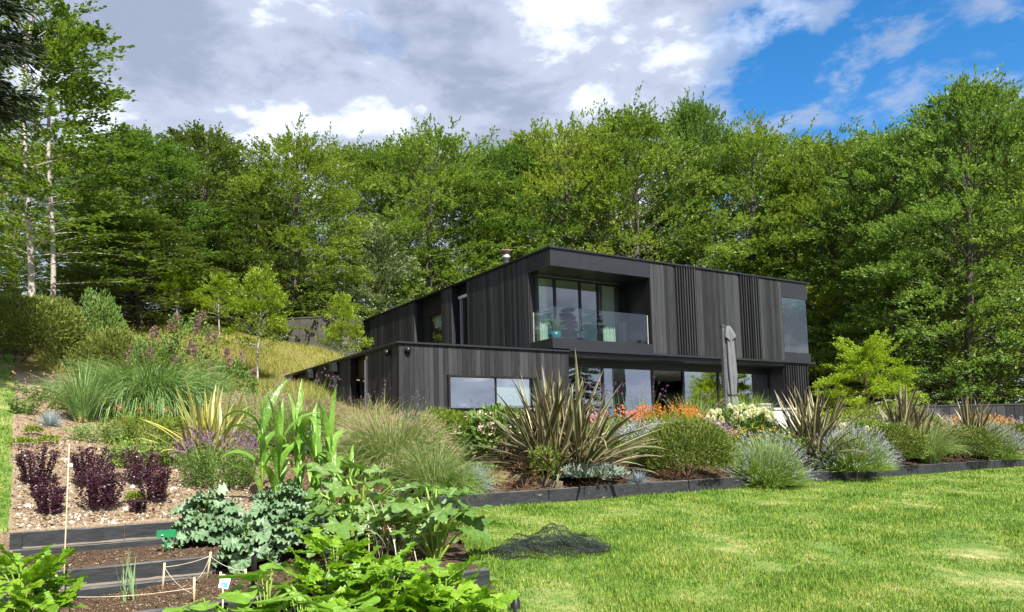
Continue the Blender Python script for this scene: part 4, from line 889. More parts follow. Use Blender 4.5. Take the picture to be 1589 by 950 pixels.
# ------------------------------------------------------------------ plants
def shrub(name, label, cat, px, Y, wpx, hpx, mat, n, leaf, seed, group=None, zmin=-.55, amp=.16, upb=.5, dep=.9, k=3, lift=0, shell=.16, flowers=None, sunk=0, stem=True):
    P = place(px, Y); w_, h = mm(wpx, Y), mm(hpx, Y); t_ = thing(name, label, cat, (P.x, P.y, P.z-sunk), 0, group); r = np.random.default_rng(seed)
    d = sph(n, r, zmin); f = lump(d, seed, amp, k)*(1-shell*np.abs(r.normal(0, 1, n)))
    cz = h*.46; S3 = np.array([w_/2, w_/2*dep, h*.54]); Q = d*f[:, None]*S3; Q[:, 2] = np.maximum(Q[:, 2]+cz+lift, .02+.04*r.random(n))
    D = d+r.normal(0, .55, d.shape)+np.array([0, 0, upb]); V, F = leaves(Q, D, leaf[0]*r.uniform(.7, 1.3, n), leaf[1]*r.uniform(.7, 1.2, n), .2, None, r)
    put('foliage', G().add(V, F).mesh('foliage', mat, False), t_)
    if stem:
        g = G()
        for i in range(7):
            a = i*.9; q = np.linspace(0, 1, 4)[:, None]; g.tube(np.array([0, 0, -.05])+q*np.array([math.cos(a)*w_*.28, math.sin(a)*w_*.28*dep, h*.62]), [.018, .014, .01, .005], 5, False)
        g.obj('stems', M_TWIG, t_)
    if flowers:
        fm, fn, fs, fz, fname = flowers
        dd = sph(fn, r, fz); Q = dd*lump(dd, seed, amp, k)[:, None]*S3*1.03; Q[:, 2] += cz+lift
        nn = 7; QQ = np.repeat(Q, nn, 0)+r.normal(0, fs*.5, (fn*nn, 3)); V, F = leaves(QQ, r.normal(0, 1, QQ.shape)+np.repeat(dd, nn, 0), fs, fs*.7, .2, None, r)
        o = put(fname, G().add(V, F).mesh(fname, fm, False), t_); o['kind'] = 'stuff'
    return t_, w_, h
def clump(name, label, cat, px, Y, wpx, hpx, mat, n, wd, seed, curl=(.4, 1.8), el=(.75, 1.5), S=5, group=None, rbase=.18, Lv=(.6, 1.1), plumes=None, sunk=0, pw=1.5):
    P = place(px, Y); w_, h = mm(wpx, Y), mm(hpx, Y); t_ = thing(name, label, cat, (P.x, P.y, P.z-sunk), 0, group); r = np.random.default_rng(seed)
    a = r.uniform(0, 2*PI, n); rr = np.sqrt(r.random(n))*w_*rbase; B = np.stack([rr*np.cos(a), rr*np.sin(a), 0*a], 1); u = r.random(n)
    az = a+r.normal(0, .5, n); eL = el[0]+(el[1]-el[0])*(1-u**1.2); cu = curl[0]+(curl[1]-curl[0])*u
    L = h*1.25*r.uniform(*Lv, n); V, F, c = blades(B, az, eL, cu, L, wd*r.uniform(.7, 1.3, n), S, 0, pw, rng=r)
    put('blades', G().add(V, F).mesh('blades', mat, False), t_)
    if plumes:
        pm, pn, pl, pwid = plumes
        a = r.uniform(0, 2*PI, pn); B = np.stack([np.cos(a)*w_*rbase*.5, np.sin(a)*w_*rbase*.5, 0*a], 1); e0 = r.uniform(max(.8, el[0]), 1.5, pn); Ls = h*1.2*r.uniform(.85, 1.12, pn)
        V, F, c = blades(B, a, e0, r.uniform(.2, .9, pn), Ls, .004, 5, 0, pw, wide=.9, rng=r); g = G().add(V, F)
        tip = c[:, -2]; dr = norm(c[:, -1]-c[:, -2]); nb = 20
        tt = np.tile(np.linspace(0, 1, nb), pn); I = np.repeat(np.arange(pn), nb)
        Q = tip[I]+dr[I]*(tt*pl)[:, None]; Q[:, 2] -= .25*pl*tt**2
        D = dr[I]*1.0+r.normal(0, .55, Q.shape); s_ = np.sin(np.clip(tt*.9+.12, 0, 1)*PI)
        V, F = leaves(Q, D, pwid*1.6*(.4+s_), pwid*.35, .1, None, r)
        o1 = put('stalks', g.mesh('stalks', mat, False), t_); o2 = put('plumes', G().add(V, F).mesh('plumes', pm, False), t_); o2['kind'] = 'stuff'
    return t_, w_, h
def perennials(name, label, cat, px, Y, wpx, hpx, lmat, fmat, n, seed, fsize=.03, nf=5, spike=.0, leafn=600, leafs=(.10, .02), fname='flowers', dep=.6, sway=.35, group=None, lowleaf=.7, stemw=.006, fprob=1.0):
    """upright stems with flowers at the tips and leaves lower down"""
    P = place(px, Y); w_, h = mm(wpx, Y), mm(hpx, Y); t_ = thing(name, label, cat, P, 0, group); r = np.random.default_rng(seed)
    x = r.uniform(-.42, .42, n)*w_; y = r.uniform(-.5, .5, n)*w_*dep; B = np.stack([x*.8, y*.8, 0*x], 1); env = np.sqrt(np.clip(1-(2*x/w_)**2*.55, .2, 1))
    L = h*env*r.uniform(.78, 1.08, n); az = np.arctan2(y, x)+r.normal(0, .8, n); V, F, c = blades(B, az, 1.5-r.uniform(0, sway, n), r.uniform(.05, .5, n), L, stemw, 4, 0, 1.4, wide=.9, rng=r)
    g = G().add(V, F)
    I = r.integers(0, n, leafn); k = r.integers(0, 4, leafn); fr = r.random(leafn)[:, None]; Q = c[I, k]*(1-fr)+c[I, k+1]*fr; Q = Q*np.array([1, 1, lowleaf])
    V, F = leaves(Q, r.normal(0, 1, (leafn, 3))*np.array([1, 1, .6])+np.array([0, 0, .5]), leafs[0]*r.uniform(.6, 1.3, leafn), leafs[1], .2, None, r); g.add(V, F)
    put('foliage', g.mesh('foliage', lmat, False), t_)
    sel = r.random(n) < fprob; tip = c[sel, -1]; dr = norm(c[sel, -1]-c[sel, -2]); n = len(tip); I = np.repeat(np.arange(n), nf); tt = r.random(n*nf)
    Q = tip[I]-dr[I]*(tt*spike)[:, None]+r.normal(0, fsize*.55 if spike == 0 else fsize*.25, (n*nf, 3)); V, F = leaves(Q, r.normal(0, 1, Q.shape)+dr[I], fsize*r.uniform(.7, 1.3, n*nf), fsize*.65, .25, None, r)
    o = put(fname, G().add(V, F).mesh(fname, fmat, False), t_); o['kind'] = 'stuff'; return t_
def lavender(label, px, Y, wpx, hpx, n, seed, flow=1.0):
    P = place(px, Y); w_, h = mm(wpx, Y), mm(hpx, Y); t_ = thing('lavender_bush', label, 'lavender', P, 0, 'lavender mounds'); r = np.random.default_rng(seed)
    d = sph(n, r, .02); d[:, 2] = d[:, 2]*.98; B = d*np.array([w_*.2, w_*.2, h*.15]); B[:, 2] = np.abs(B[:, 2]); az = np.arctan2(d[:, 1], d[:, 0])
    tgt = d*np.array([w_/2, w_/2, h])*r.uniform(.62, 1.06, n)[:, None]; L = np.linalg.norm(tgt-B, axis=1); el = np.arcsin(np.clip((tgt-B)[:, 2]/(L+1e-6), -1, 1))
    V, F, c = blades(B, az, el+.18, .36, L, .010, 4, 0, 1, wide=.7, rng=r); g = G().add(V, F)
    m = n*4; I = r.integers(0, n, m); fr = r.uniform(.3, .95, m)[:, None]; Q = B[I]+(c[I, 3]-B[I])*fr; V, F = leaves(Q, d[I]+r.normal(0, .5, (m, 3))+np.array([0, 0, .4]), r.uniform(.05, .10, m), .010, .2, None, r); g.add(V, F)
    put('foliage', g.mesh('foliage', M_LAVG, False), t_)
    K = np.where((L > .72*np.median(L)) & (r.random(n) < flow) & (d[:, 2] > .12))[0]; nb = 6; I = np.repeat(K, nb); tt = np.tile(np.linspace(0, .09, nb), len(K)); dr = norm(c[:, -1]-c[:, -2])
    V, F = leaves(c[I, -1]-dr[I]*.02+dr[I]*tt[:, None]-.03*dr[I], dr[I]*1.2+r.normal(0, .6, (len(I), 3)), .024, .011, .2, None, r)
    o = put('flower_spikes', G().add(V, F).mesh('flower_spikes', M_LAVF, False), t_); o['kind'] = 'stuff'
# flax
def flax_meshes(mat, wd=.044):
    out = []; r = np.random.default_rng(5)
    for i, (cu, pw) in enumerate(((.08, 1.5), (.2, 1.6), (.35, 1.6), (.5, 1.8), (.75, 2), (1.1, 2), (1.6, 2.5), (2.3, 4))):
        V, F, _ = blades(np.zeros((1, 3)), 0, PI/2, cu, 1, wd*r.uniform(.85, 1.2), 9, .16, pw, wide=.45, rng=r)
        me = G().add(V, F).mesh('leaf', mat, True); uv = me.uv_layers.new(name='UVMap'); ux = np.tile([0., .5, 1.], len(V)//3); uy = np.repeat(np.linspace(0, 1, len(V)//3), 3)
        li = np.zeros(len(me.loops), np.int32); me.loops.foreach_get('vertex_index', li); uv.data.foreach_set('uv', np.stack([ux[li], uy[li]], 1).astype(np.float32).ravel()); out.append(me)
    return out
FX, FY = flax_meshes(M_PHORM), flax_meshes(M_PHORY, .05)
def flax(label, px, Y, wpx, hpx, n, seed, meshes=FX, spread=1.0, group='flax clumps in the border', droop=.5):
    P = place(px, Y); w_, h = mm(wpx, Y), mm(hpx, Y); t_ = thing('flax_plant', label, 'flax', P, 0, group); r = np.random.default_rng(seed)
    nf = 9; fans = [(r.normal(0, w_*.055), r.normal(0, w_*.05), r.uniform(0, 6.28)) for _ in range(nf)]
    for i in range(n):
        fx, fy, fa = fans[i % nf]; u = r.random(); az = fa+(0 if r.random() < .5 else PI)+r.normal(0, .5) if u > .25 else r.uniform(0, 6.28)
        tilt = abs(r.normal(0, .62))*spread if r.random() < .75 else r.uniform(.7, 1.2)*spread
        tilt = min(tilt, 1.3); L = h*r.uniform(.62, 1.08)/max(.9, 1-.0*tilt)*(1-.10*tilt); 
        k = int(np.clip(r.normal(1.2+tilt*1.7*droop*2, 1.1), 0, 6)); 
        if r.random() < .05: k = 7
        s_ = L*r.uniform(.9, 1.1); put('leaf', meshes[k], t_, (fx+.03*r.normal(), fy+.03*r.normal(), .0), (0, tilt, az), (s_, s_*r.uniform(.8, 1.25), s_))
    for q in range(3): pass
    return t_
flax('largest bronze flax with long sword leaves in the middle of the border', 868, 14.7, 250, 168, 330, 3, spread=1.15)
flax('bronze flax left of the golden acer, in front of the batten wall', 1262, 18.5, 175, 128, 250, 8, spread=1.2)
flax('bronze flax right of the golden acer, third along the border', 1402, 21.2, 150, 104, 190, 13, spread=1.3)
flax('smallest bronze flax near the right edge, before the orange flowers', 1508, 22.4, 120, 98, 170, 17, spread=1.3)
flax('yellow-striped flax left of the sweetcorn', 322, 13.6, 190, 138, 90, 21, FY, .95, 'flax clumps in the border', .75)
# grasses
GF = 'feathery grass clumps'
clump('fountain_grass', 'huge arching green fountain grass above the mulch bank', 'grass', 230, 17.4, 235, 84, M_FOUNT, 3800, .016, 31, (1.2, 3.0), (.55, 1.5), 7, rbase=.22, Lv=(.75, 1.25))
clump('fountain_grass', 'second arching green grass clump behind the huge one, to its right', 'grass', 306, 18.4, 130, 64, M_FOUNT, 1300, .015, 32, (.8, 2.4), (.6, 1.5), 6, rbase=.22, Lv=(.75, 1.2))
clump('upright_grass', 'smaller upright grass at the left foot of the huge fountain grass', 'grass', 128, 15.6, 62, 88, M_FOUNT, 500, .013, 33, (.2, 1.3), (1.0, 1.5), 5)
clump('feather_grass', 'large feathery grass with pink-beige plumes right of the sweetcorn', 'grass', 608, 14.2, 190, 92, M_PENN, 2600, .008, 34, (.5, 2.0), (.6, 1.5), 6, GF, .2, (.7, 1.15), (M_PLUME, 420, .14, .020))
clump('feather_grass', 'feathery plumed grass behind the tops of the sweetcorn', 'grass', 470, 15.8, 140, 76, M_PENN, 1500, .008, 35, (.4, 1.8), (.7, 1.5), 5, GF, .25, (.7, 1.15), (M_PLUME, 260, .14, .020))
clump('feather_grass', 'pinkish plumed grass left of the sweetcorn behind the yellow flax', 'grass', 395, 16.4, 120, 70, M_PENN, 1100, .008, 36, (.4, 1.8), (.7, 1.5), 5, GF, .25, (.7, 1.15), (M_PLUME, 300, .14, .020))
clump('feather_grass', 'straw-coloured grass below the corner of the low block', 'grass', 560, 17.2, 130, 58, M_BLOND, 1400, .008, 37, (.4, 1.6), (.8, 1.5), 5, GF, .3, (.7, 1.15), (M_PLUME, 140, .12, .015))
clump('feather_grass', 'feathery grass spilling between courgettes and the short sleeper', 'grass', 672, 12.9, 110, 80, M_PENN, 1200, .007, 38, (.6, 2.2), (.6, 1.4), 6, GF, .2, (.7, 1.15), (M_PLUME, 90, .08, .014))
clump('feather_grass', 'green grass tuft hanging over the short sleeper by the lawn', 'grass', 712, 12.9, 70, 48, M_LAVG, 800, .006, 39, (.8, 2.4), (.5, 1.4), 6, GF, .2)
clump('feather_grass', 'plumed grass between two clipped mounds by the far lawn edge', 'grass', 1442, 20.2, 66, 64, M_PENN, 1100, .010, 40, (.5, 2.1), (.95, 1.5), 6, GF, .2, (.6, 1.0), (M_PLUME, 110, .12, .02))
clump('feather_grass', 'thin grass before the third flax', 'grass', 1385, 21.0, 70, 52, M_PENN, 600, .010, 42, (.4, 1.5), (.95, 1.5), 5, GF, .25, (.65, 1.0), (M_PLUME, 70, .12, .018))
clump('tall_grass', 'soft green upright grass at the foot of the parasol', 'grass', 1165, 22.5, 60, 54, M_LAVG, 900, .010, 43, (.2, 1.0), (1.0, 1.5), 5)
clump('tall_grass', 'reddish grass plumes left of the parasol', 'grass', 1078, 22, 80, 56, M_PENN, 260, .009, 44, (.2, .9), (1.0, 1.5), 5, None, .3, (.8, 1.1), (M_PLUME, 22, .35, .02))
clump('blue_fescue', 'blue-grey fescue tuft beside the blond grass on the bark mulch', 'grass', 738, 13.3, 52, 36, M_BLUE, 900, .005, 45, (.2, .9), (.15, 1.5), 4, 'blue fescue tufts', .12)
clump('blue_fescue', 'small blue-grey fescue on the mulch bank at far left', 'grass', 78, 14.9, 26, 22, M_BLUE, 500, .005, 46, (.2, .8), (.15, 1.5), 4, 'blue fescue tufts', .12)
clump('blue_fescue', 'tiny blue-grey fescue right of the silver plants', 'grass', 990, 14.6, 28, 20, M_BLUE, 400, .005, 47, (.2, .8), (.15, 1.5), 4, 'blue fescue tufts', .12)
clump('blond_grass', 'blond grass tuft on the bark mulch left of the diagonal board', 'grass', 764, 13.8, 40, 28, M_BLOND, 600, .005, 48, (.4, 1.6), (.4, 1.4), 4)
# shrubs
GS = 'clipped rounded shrubs of the border'
L1 = (.062, .026)
shrub('rounded_shrub', 'largest clipped dome shrub right of the biggest flax', 'shrub', 1066, 15.7, 148, 86, M_BALL, 15000, L1, 51, GS, amp=.07)
shrub('rounded_shrub', 'low clipped mound behind the second lavender', 'shrub', 1388, 19.3, 100, 64, M_BALL, 8500, L1, 52, GS, amp=.06)
shrub('rounded_shrub', 'green clipped mound before the smallest flax', 'shrub', 1496, 21.0, 100, 54, M_BALL, 8500, L1, 53, GS, amp=.06)
shrub('rounded_shrub', 'clipped mound cut by the right edge of the picture', 'shrub', 1588, 23.4, 90, 48, M_BALL, 7000, L1, 54, GS, amp=.06)
shrub('rounded_shrub', 'pale green mound behind the second clipped mound', 'shrub', 1348, 20.9, 92, 52, M_LIME, 7000, L1, 55, GS, amp=.09)
shrub('lime_shrub', 'lime-green airy shrub below the ribbon window', 'shrub', 700, 16.6, 120, 68, M_LIME, 7000, (.08, .026), 56, None, amp=.14, upb=1.2)
shrub('lime_shrub', 'yellow-green low hedge plant under the acer', 'shrub', 1350, 24, 190, 44, M_LIME, 4500, (.08, .03), 57, None, amp=.15)
shrub('hedge_shrub', 'large dark fine-leaved shrub at the far left edge', 'shrub', 20, 20.5, 220, 112, M_HEDGE, 20000, (.11, .04), 58, None, amp=.16, k=2.2, upb=.6, sunk=.2)
shrub('hedge_shrub', 'olive green shrub mound behind the dark one at far left', 'shrub', 95, 23.5, 170, 80, M_HEDGE, 14000, (.11, .036), 59, None, amp=.16, upb=.8)
shrub('leafy_shrub', 'pale feathery shrub above the huge fountain grass', 'shrub', 158, 22, 74, 118, M_SHRUB, 3200, (.13, .045), 60, None, amp=.3, upb=1.6)
shrub('leafy_shrub', 'dark green bush between the feathery shrub and the fountain grass', 'shrub', 165, 21, 130, 70, M_HEDGE, 8000, (.10, .032), 61, None, amp=.25, upb=1.)
def smoke(label, px, Y, wpx, hpx, n, seed):
    t_, w_, h = shrub('smoke_bush', label, 'shrub', px, Y, wpx, hpx, M_SHRUB, 1400, (.08, .05), seed, 'smoke bushes', amp=.25, upb=.8, zmin=-.3); r = np.random.default_rng(seed)
    g = G(); d = sph(n, r, .0); Q = d*np.array([w_/2, w_/2*.8, h*.62]); Q[:, 2] += h*.4; m = 130; I = np.repeat(np.arange(n), m); s_ = np.tile(r.random(m), n)
    QQ = Q[I]+np.stack([r.normal(0, .055, len(I))*(1-s_*.7), r.normal(0, .055, len(I))*(1-s_*.7), s_*.28], 1); V, F = leaves(QQ, r.normal(0, 1, QQ.shape)+np.array([0, 0, .8]), .05, .035, .2, None, r)
    o = put('plumes', g.add(V, F).mesh('plumes', M_SMOKE, False), t_); o['kind'] = 'stuff'
smoke('tallest smoke bush with dusty pink plumes above the fountain grass', 296, 20.0, 90, 132, 18, 62)
smoke('low smoke bush with pink plumes left of the tallest one', 238, 19.8, 80, 92, 12, 63)
smoke('small smoke bush with pink plumes at the meadow edge', 358, 19.4, 70, 84, 10, 64)
shrub('hydrangea', 'hydrangea with pinkish white heads left of the largest flax', 'shrub', 782, 16.2, 120, 80, M_SHRUB, 2400, (.13, .075), 65, 'hydrangeas', amp=.15, flowers=(M_PINKW, 46, .07, .15, 'flower_heads'))
HEAD = None
def panicles(t_, w_, h, n, seed, mat, zlo=.25, fr=None):
    global HEAD
    r = np.random.default_rng(seed)
    if HEAD is None:
        m = 170; s_ = r.random(m); a = r.uniform(0, 6.28, m); rad = .085*(1-s_)**.7; Q = np.stack([rad*np.cos(a), rad*np.sin(a), s_*.24], 1); V, F = leaves(Q, np.stack([np.cos(a), np.sin(a), r.normal(.3, .5, m)], 1), .05, .045, .2, None, r); HEAD = G().add(V, F).mesh('flower_head', mat, False)
    for i in range(n):
        d = sph(1, r, zlo)[0]; d[1] = -abs(d[1]) if r.random() < .75 else d[1]
        hd_ = put('flower_head', HEAD, t_, (d[0]*w_*.5, d[1]*w_*.4, h*(.46+.54*d[2])), (r.normal(0, .4), r.normal(0, .4), 0), (r.uniform(.55, .85),)*3); hd_['kind'] = 'stuff'
q = shrub('hydrangea', 'hydrangea with creamy cone flowers before the parasol', 'shrub', 1145, 19.6, 130, 66, M_SHRUB, 3200, (.11, .06), 66, 'hydrangeas', amp=.12); panicles(*q, 46, 1, M_CREAM)
q = shrub('hydrangea', 'small cream hydrangea right of the second flax', 'shrub', 1328, 20.2, 62, 50, M_SHRUB, 1300, (.11, .06), 67, 'hydrangeas', amp=.12); panicles(*q, 14, 2, M_CREAM)
shrub('silver_plant', 'silver woolly-leaved plant at the foot of the largest flax', 'plant', 918, 14.1, 96, 30, M_SILVER, 1500, (.11, .035), 68, None, amp=.15, upb=.9, zmin=0)
shrub('leafy_shrub', 'small bright twiggy shrub at the left foot of the largest flax', 'shrub', 845, 13.9, 56, 60, M_LIME, 500, (.07, .03), 69, None, amp=.3, upb=.9)
shrub('leafy_shrub', 'brown twiggy low plant on the bark mulch by the diagonal board', 'shrub', 812, 13.6, 46, 34, M_CHIPD, 260, (.05, .015), 70, None, amp=.3)
shrub('leafy_shrub', 'green leafy weed on the bark mulch above the board', 'plant', 742, 14.6, 60, 16, M_SHRUB, 420, (.06, .03), 71, None, zmin=0, amp=.3)
# flowers
lavender('nearest lavender mound spilling over the lawn edge', 1190, 16.3, 152, 84, 3000, 72, .45)
lavender('second lavender mound, right of the nearest one', 1320, 17.9, 148, 74, 3000, 73, .7)
lavender('lavender mound near the right edge of the lawn', 1553, 21.9, 78, 60, 1500, 74, .95)
lavender('far lavender bush between the third and smallest flax', 1452, 24.2, 80, 54, 1300, 75, 1.)
perennials('crocosmia', 'bright orange crocosmia flowers before the open doorway', 'flowers', 1035, 19.6, 130, 68, M_LIME, M_ORANGE, 260, 76, .036, 6, .16, 2600, (.32, .02), 'flowers', .4, .35, 'crocosmia patches')
perennials('crocosmia', 'amber crocosmia flowers behind the smallest flax', 'flowers', 1512, 24.8, 130, 48, M_LIME, M_AMBER, 190, 77, .042, 6, .16, 1600, (.32, .02), 'flowers', .4, .35, 'crocosmia patches')
perennials('crocosmia', 'amber crocosmia flowers at the right edge of the border', 'flowers', 1575, 24.4, 60, 42, M_LIME, M_AMBER, 60, 78, .042, 6, .16, 800, (.3, .02), 'flowers', .4, .35, 'crocosmia patches')
perennials('salmon_flowers', 'salmon flowers between the largest flax and the orange ones', 'flowers', 955, 18.8, 80, 62, M_SHRUB, M_SALMON, 90, 79, .05, 5, .05, 1500, (.16, .025), 'flowers', .5)
perennials('verbena', 'tall purple verbena heads before the ground floor glass', 'flowers', 978, 20.2, 110, 98, M_SHRUB, M_PURP, 60, 80, .022, 8, 0, 240, (.1, .015), 'flower_heads', .3, .3, 'verbena stands', .6, .008)
perennials('verbena', 'purple verbena heads before the low block corner', 'flowers', 600, 18.6, 110, 78, M_PENN, M_PURPD, 34, 81, .022, 8, 0, 200, (.1, .012), 'flower_heads', .3, .35, 'verbena stands', .7, .008)
perennials('verbena', 'purple verbena heads before the low left wall', 'flowers', 472, 19.2, 90, 82, M_PENN, M_PURPD, 50, 82, .026, 8, 0, 200, (.1, .012), 'flower_heads', .3, .35, 'verbena stands', .7, .008)
perennials('catmint', 'hazy mauve catmint left of the largest clipped dome', 'flowers', 1000, 16.6, 90, 74, M_SHRUB, M_LAVF, 260, 83, .028, 9, .16, 1400, (.06, .02), 'flower_spikes', .6)
perennials('catmint', 'mauve catmint behind the largest clipped dome', 'flowers', 1070, 17.8, 150, 66, M_LAVG, M_PURP, 260, 84, .022, 8, .14, 1800, (.08, .02), 'flower_spikes', .4)
perennials('yellow_flowers', 'yellow daisies between the nearest lavender and the cream hydrangea', 'flowers', 1178, 17.9, 100, 62, M_SHRUB, M_YELL, 60, 85, .034, 4, .0, 2200, (.12, .03), 'flowers', .5)
perennials('leafy_plant', 'upright leafy green stems at the left foot of the second flax', 'plant', 1218, 17.7, 56, 62, M_SHRUB, M_SHRUB, 40, 86, .03, 3, 0, 1000, (.13, .035), 'tips', .6, .25, None, 1.)
perennials('leafy_plant', 'mixed green stems between the clipped dome and the yellow daisies', 'plant', 1112, 17.6, 90, 66, M_LIME, M_PLUME, 110, 87, .03, 5, .1, 1800, (.10, .02), 'seed_heads', .5)
perennials('leafy_plant', 'tall leafy stems between the salmon flowers and the largest flax', 'plant', 925, 17.5, 120, 62, M_LIME, M_LIME, 120, 88, .04, 3, 0, 2000, (.16, .025), 'tips', .5)
perennials('leafy_plant', 'green and mauve planting between the second and third flax', 'plant', 1330, 22.2, 160, 48, M_LIME, M_LAVF, 160, 89, .03, 4, .1, 2400, (.14, .03), 'flower_spikes', .4)
perennials('leafy_plant', 'green and mauve planting at the far right end of the border', 'plant', 1560, 25.2, 110, 46, M_LAVG, M_LAVF, 150, 90, .03, 8, .15, 1500, (.12, .025), 'flower_spikes', .4)
perennials('salvia', 'grey-green bush with mauve spikes below the yellow flax', 'shrub', 342, 12.6, 124, 92, M_SHRUB, M_PURP, 210, 91, .02, 8, .13, 5200, (.045, .02), 'flower_spikes', .75)
perennials('alstroemeria', 'tangled green stems with red flowers beside the yellow flax', 'flowers', 226, 14.6, 130, 70, M_LIME, M_SALMON, 120, 92, .045, 4, 0, 2600, (.12, .022), 'flowers', .5, fprob=.10)
perennials('alstroemeria', 'variegated low plants with coral flowers on the mulch bank', 'flowers', 160, 14.4, 110, 42, M_PENN, M_SALMON, 90, 93, .045, 4, 0, 1500, (.09, .02), 'flowers', .5, fprob=.07)
perennials('leafy_plant', 'grey-green low growth left of the yellow flax', 'plant', 218, 13.2, 110, 50, M_LAVG, M_LAVG, 120, 94, .03, 3, 0, 2300, (.10, .02), 'tips', .7)
perennials('leafy_plant', 'yellow-green planting between the fountain grass and the feathery grass', 'plant', 400, 18.2, 130, 52, M_LIME, M_PINKW, 120, 95, .03, 3, 0, 1800, (.09, .03), 'flowers', .5)
perennials('leafy_plant', 'reddish planting behind the yellow flax', 'plant', 372, 17.2, 70, 52, M_PENN, M_SALMON, 90, 96, .03, 3, .1, 900, (.09, .03), 'flowers', .5)
perennials('rose_bush', 'small green rose with red tip before the dark shrub', 'shrub', 72, 16.6, 60, 58, M_SHRUB, M_SALMON, 26, 97, .05, 1, 0, 700, (.07, .035), 'flowers', .7, .5)
perennials('rose_bush', 'compact green bush on the mulch bank at far left', 'shrub', 38, 15.4, 36, 36, M_SHRUB, M_SHRUB, 30, 98, .04, 2, 0, 600, (.06, .03), 'tips', .8, .5)
for i, (px, Y, w_, h_) in enumerate(((35, 13.2, 34, 16), (75, 13.6, 30, 14), (52, 14.0, 24, 14), (210, 11.3, 18, 14), (95, 15.6, 30, 26))):
    shrub('weed', ('low weed nearest the grass path on the mulch bank', 'low weed right of the one by the grass path', 'small pale weed below the tiny fescue', 'tiny green weed left of the small purple sedum', 'grey-green weed above the fescue on the bank')[i], 'plant', px, Y, w_, h_, M_LIME, 200, (.06, .03), 110+i, 'weeds on the mulch bank', zmin=0, amp=.3, stem=False)
# purple sedums
def sedum(label, px, Y, wpx, hpx, n, seed):
    P = place(px, Y); w_, h = mm(wpx, Y), mm(hpx, Y); t_ = thing('sedum', label, 'sedum', P, 0, 'purple sedums on the mulch bank'); r = np.random.default_rng(seed); g = G(); gh = G(); gs = G()
    a = r.uniform(0, 6.28, n); rr = np.sqrt(r.random(n)); B = np.stack([rr*np.cos(a)*w_*.36, rr*np.sin(a)*w_*.36, 0*a], 1); L = 1.1*h*r.uniform(.78, 1.05, n)*(1-.22*rr)
    V, F, c = blades(B, a, 1.52-.20*rr, .10, L, .010, 5, 0, 1, wide=.9, rng=r); gs.add(V, F)
    m = 34; I = np.repeat(np.arange(n), m); s_ = np.tile(np.linspace(.12, .97, m), n)*5; i0 = np.clip(s_.astype(int), 0, 4); fr = (s_-i0)[:, None]; Q = c[I, i0]*(1-fr)+c[I, i0+1]*fr
    A = r.uniform(0, 6.28, len(I)); V, F = leaves(Q, np.stack([np.cos(A), np.sin(A), r.uniform(.1, .7, len(I))], 1), r.uniform(.032, .055, len(I)), .026, .2, None, r); g.add(V, F)
    m = 22; I = np.repeat(np.arange(n), m); Q = c[I, -1]+np.stack([r.normal(0, .020, len(I)), r.normal(0, .020, len(I)), np.abs(r.normal(0, .010, len(I)))], 1); V, F = leaves(Q, r.normal(0, .6, Q.shape)+np.array([0, 0, 1]), .022, .016, .2, None, r); gh.add(V, F)
    put('stems', gs.mesh('stems', M_SEDUM, False), t_); o = put('leaves', g.mesh('leaves', M_SEDUM, False), t_); o['kind'] = 'stuff'; o = put('flower_heads', gh.mesh('flower_heads', M_SEDUM, False), t_); o['kind'] = 'stuff'
for i, a in enumerate(((56, 11.6, 42, 56, 34, 'purple sedum at far left, the taller of the stacked pair'), (76, 10.5, 42, 42, 30, 'purple sedum beside the bamboo cane, lowest on the bank'), (142, 11.8, 54, 58, 40, 'purple sedum right of the cane, upper of the largest pair'), (158, 10.9, 66, 62, 48, 'largest purple sedum, lower of the middle pair'),
     (219, 12.2, 44, 56, 34, 'purple sedum left of the mauve-spiked bush, upper of the right pair'), (240, 11.4, 40, 54, 32, 'purple sedum left of the kale, lower of the right pair'), (212, 10.9, 26, 20, 10, 'tiny purple sedum just above the upper sleeper'), (66, 11.1, 34, 34, 20, 'small purple sedum wedged between the two at far left'))):
    sedum(a[5], a[0], a[1], a[2], a[3], a[4], 200+i)
# ------------------------------------------------------------------ vegetables
def lobed(name, mat, rfun, n=28, cup=.12, wave=.04, seed=0, vein=.02, notch=.35):
    """broad leaf lying along +X from its stalk at the origin, unit length; raised veins and wavy edge"""
    r = np.random.default_rng(seed); th = np.linspace(-PI+notch, PI-notch, n); R = np.array([rfun(q) for q in th])
    rings = [.0, .3, .62, 1.]; V = [(.38, 0, .02)]
    ph = r.uniform(0, 6.28)
    for s_ in rings[1:]:
        for q, ro in zip(th, R):
            x, y = .38+.62*ro*s_*math.cos(q), .62*ro*s_*math.sin(q)
            V.append((x, y, cup*(y*y*1.6-(x-.38)**2*1.1)+wave*s_*s_*math.sin(q*(7 if wave < .1 else 10)+ph)+vein*math.cos(q*6)*s_*(1-s_)*3))
    F3 = [(0, 1+i, 2+i) for i in range(n-1)]; F4 = [(1+k*n+i, 1+(k+1)*n+i, 1+(k+1)*n+i+1, 1+k*n+i+1) for k in range(2) for i in range(n-1)]
    return G().add(V, F3, F4).mesh(name, mat, True)
bean_r = lambda q: (1.0-.28*abs(math.sin(q))**1.5+.12*math.cos(2*q))*(1+.12*math.cos(q))
courg_r = lambda q: .50+.52*abs(math.cos(q*2.5))**.8*(.8+.3*math.cos(q))+.07*math.cos(q*19)
kale_r = lambda q: .95+.02*math.sin(q*5)+.04*math.sin(q*21)
BEANL = [lobed('leaf', M_BEAN, bean_r, 26, -.25+.1*i, .02, i, .05) for i in range(3)]
COURL = [lobed('leaf', M_COURG, courg_r, 46, .25-.2*i, .05, i+5, .03) for i in range(3)]
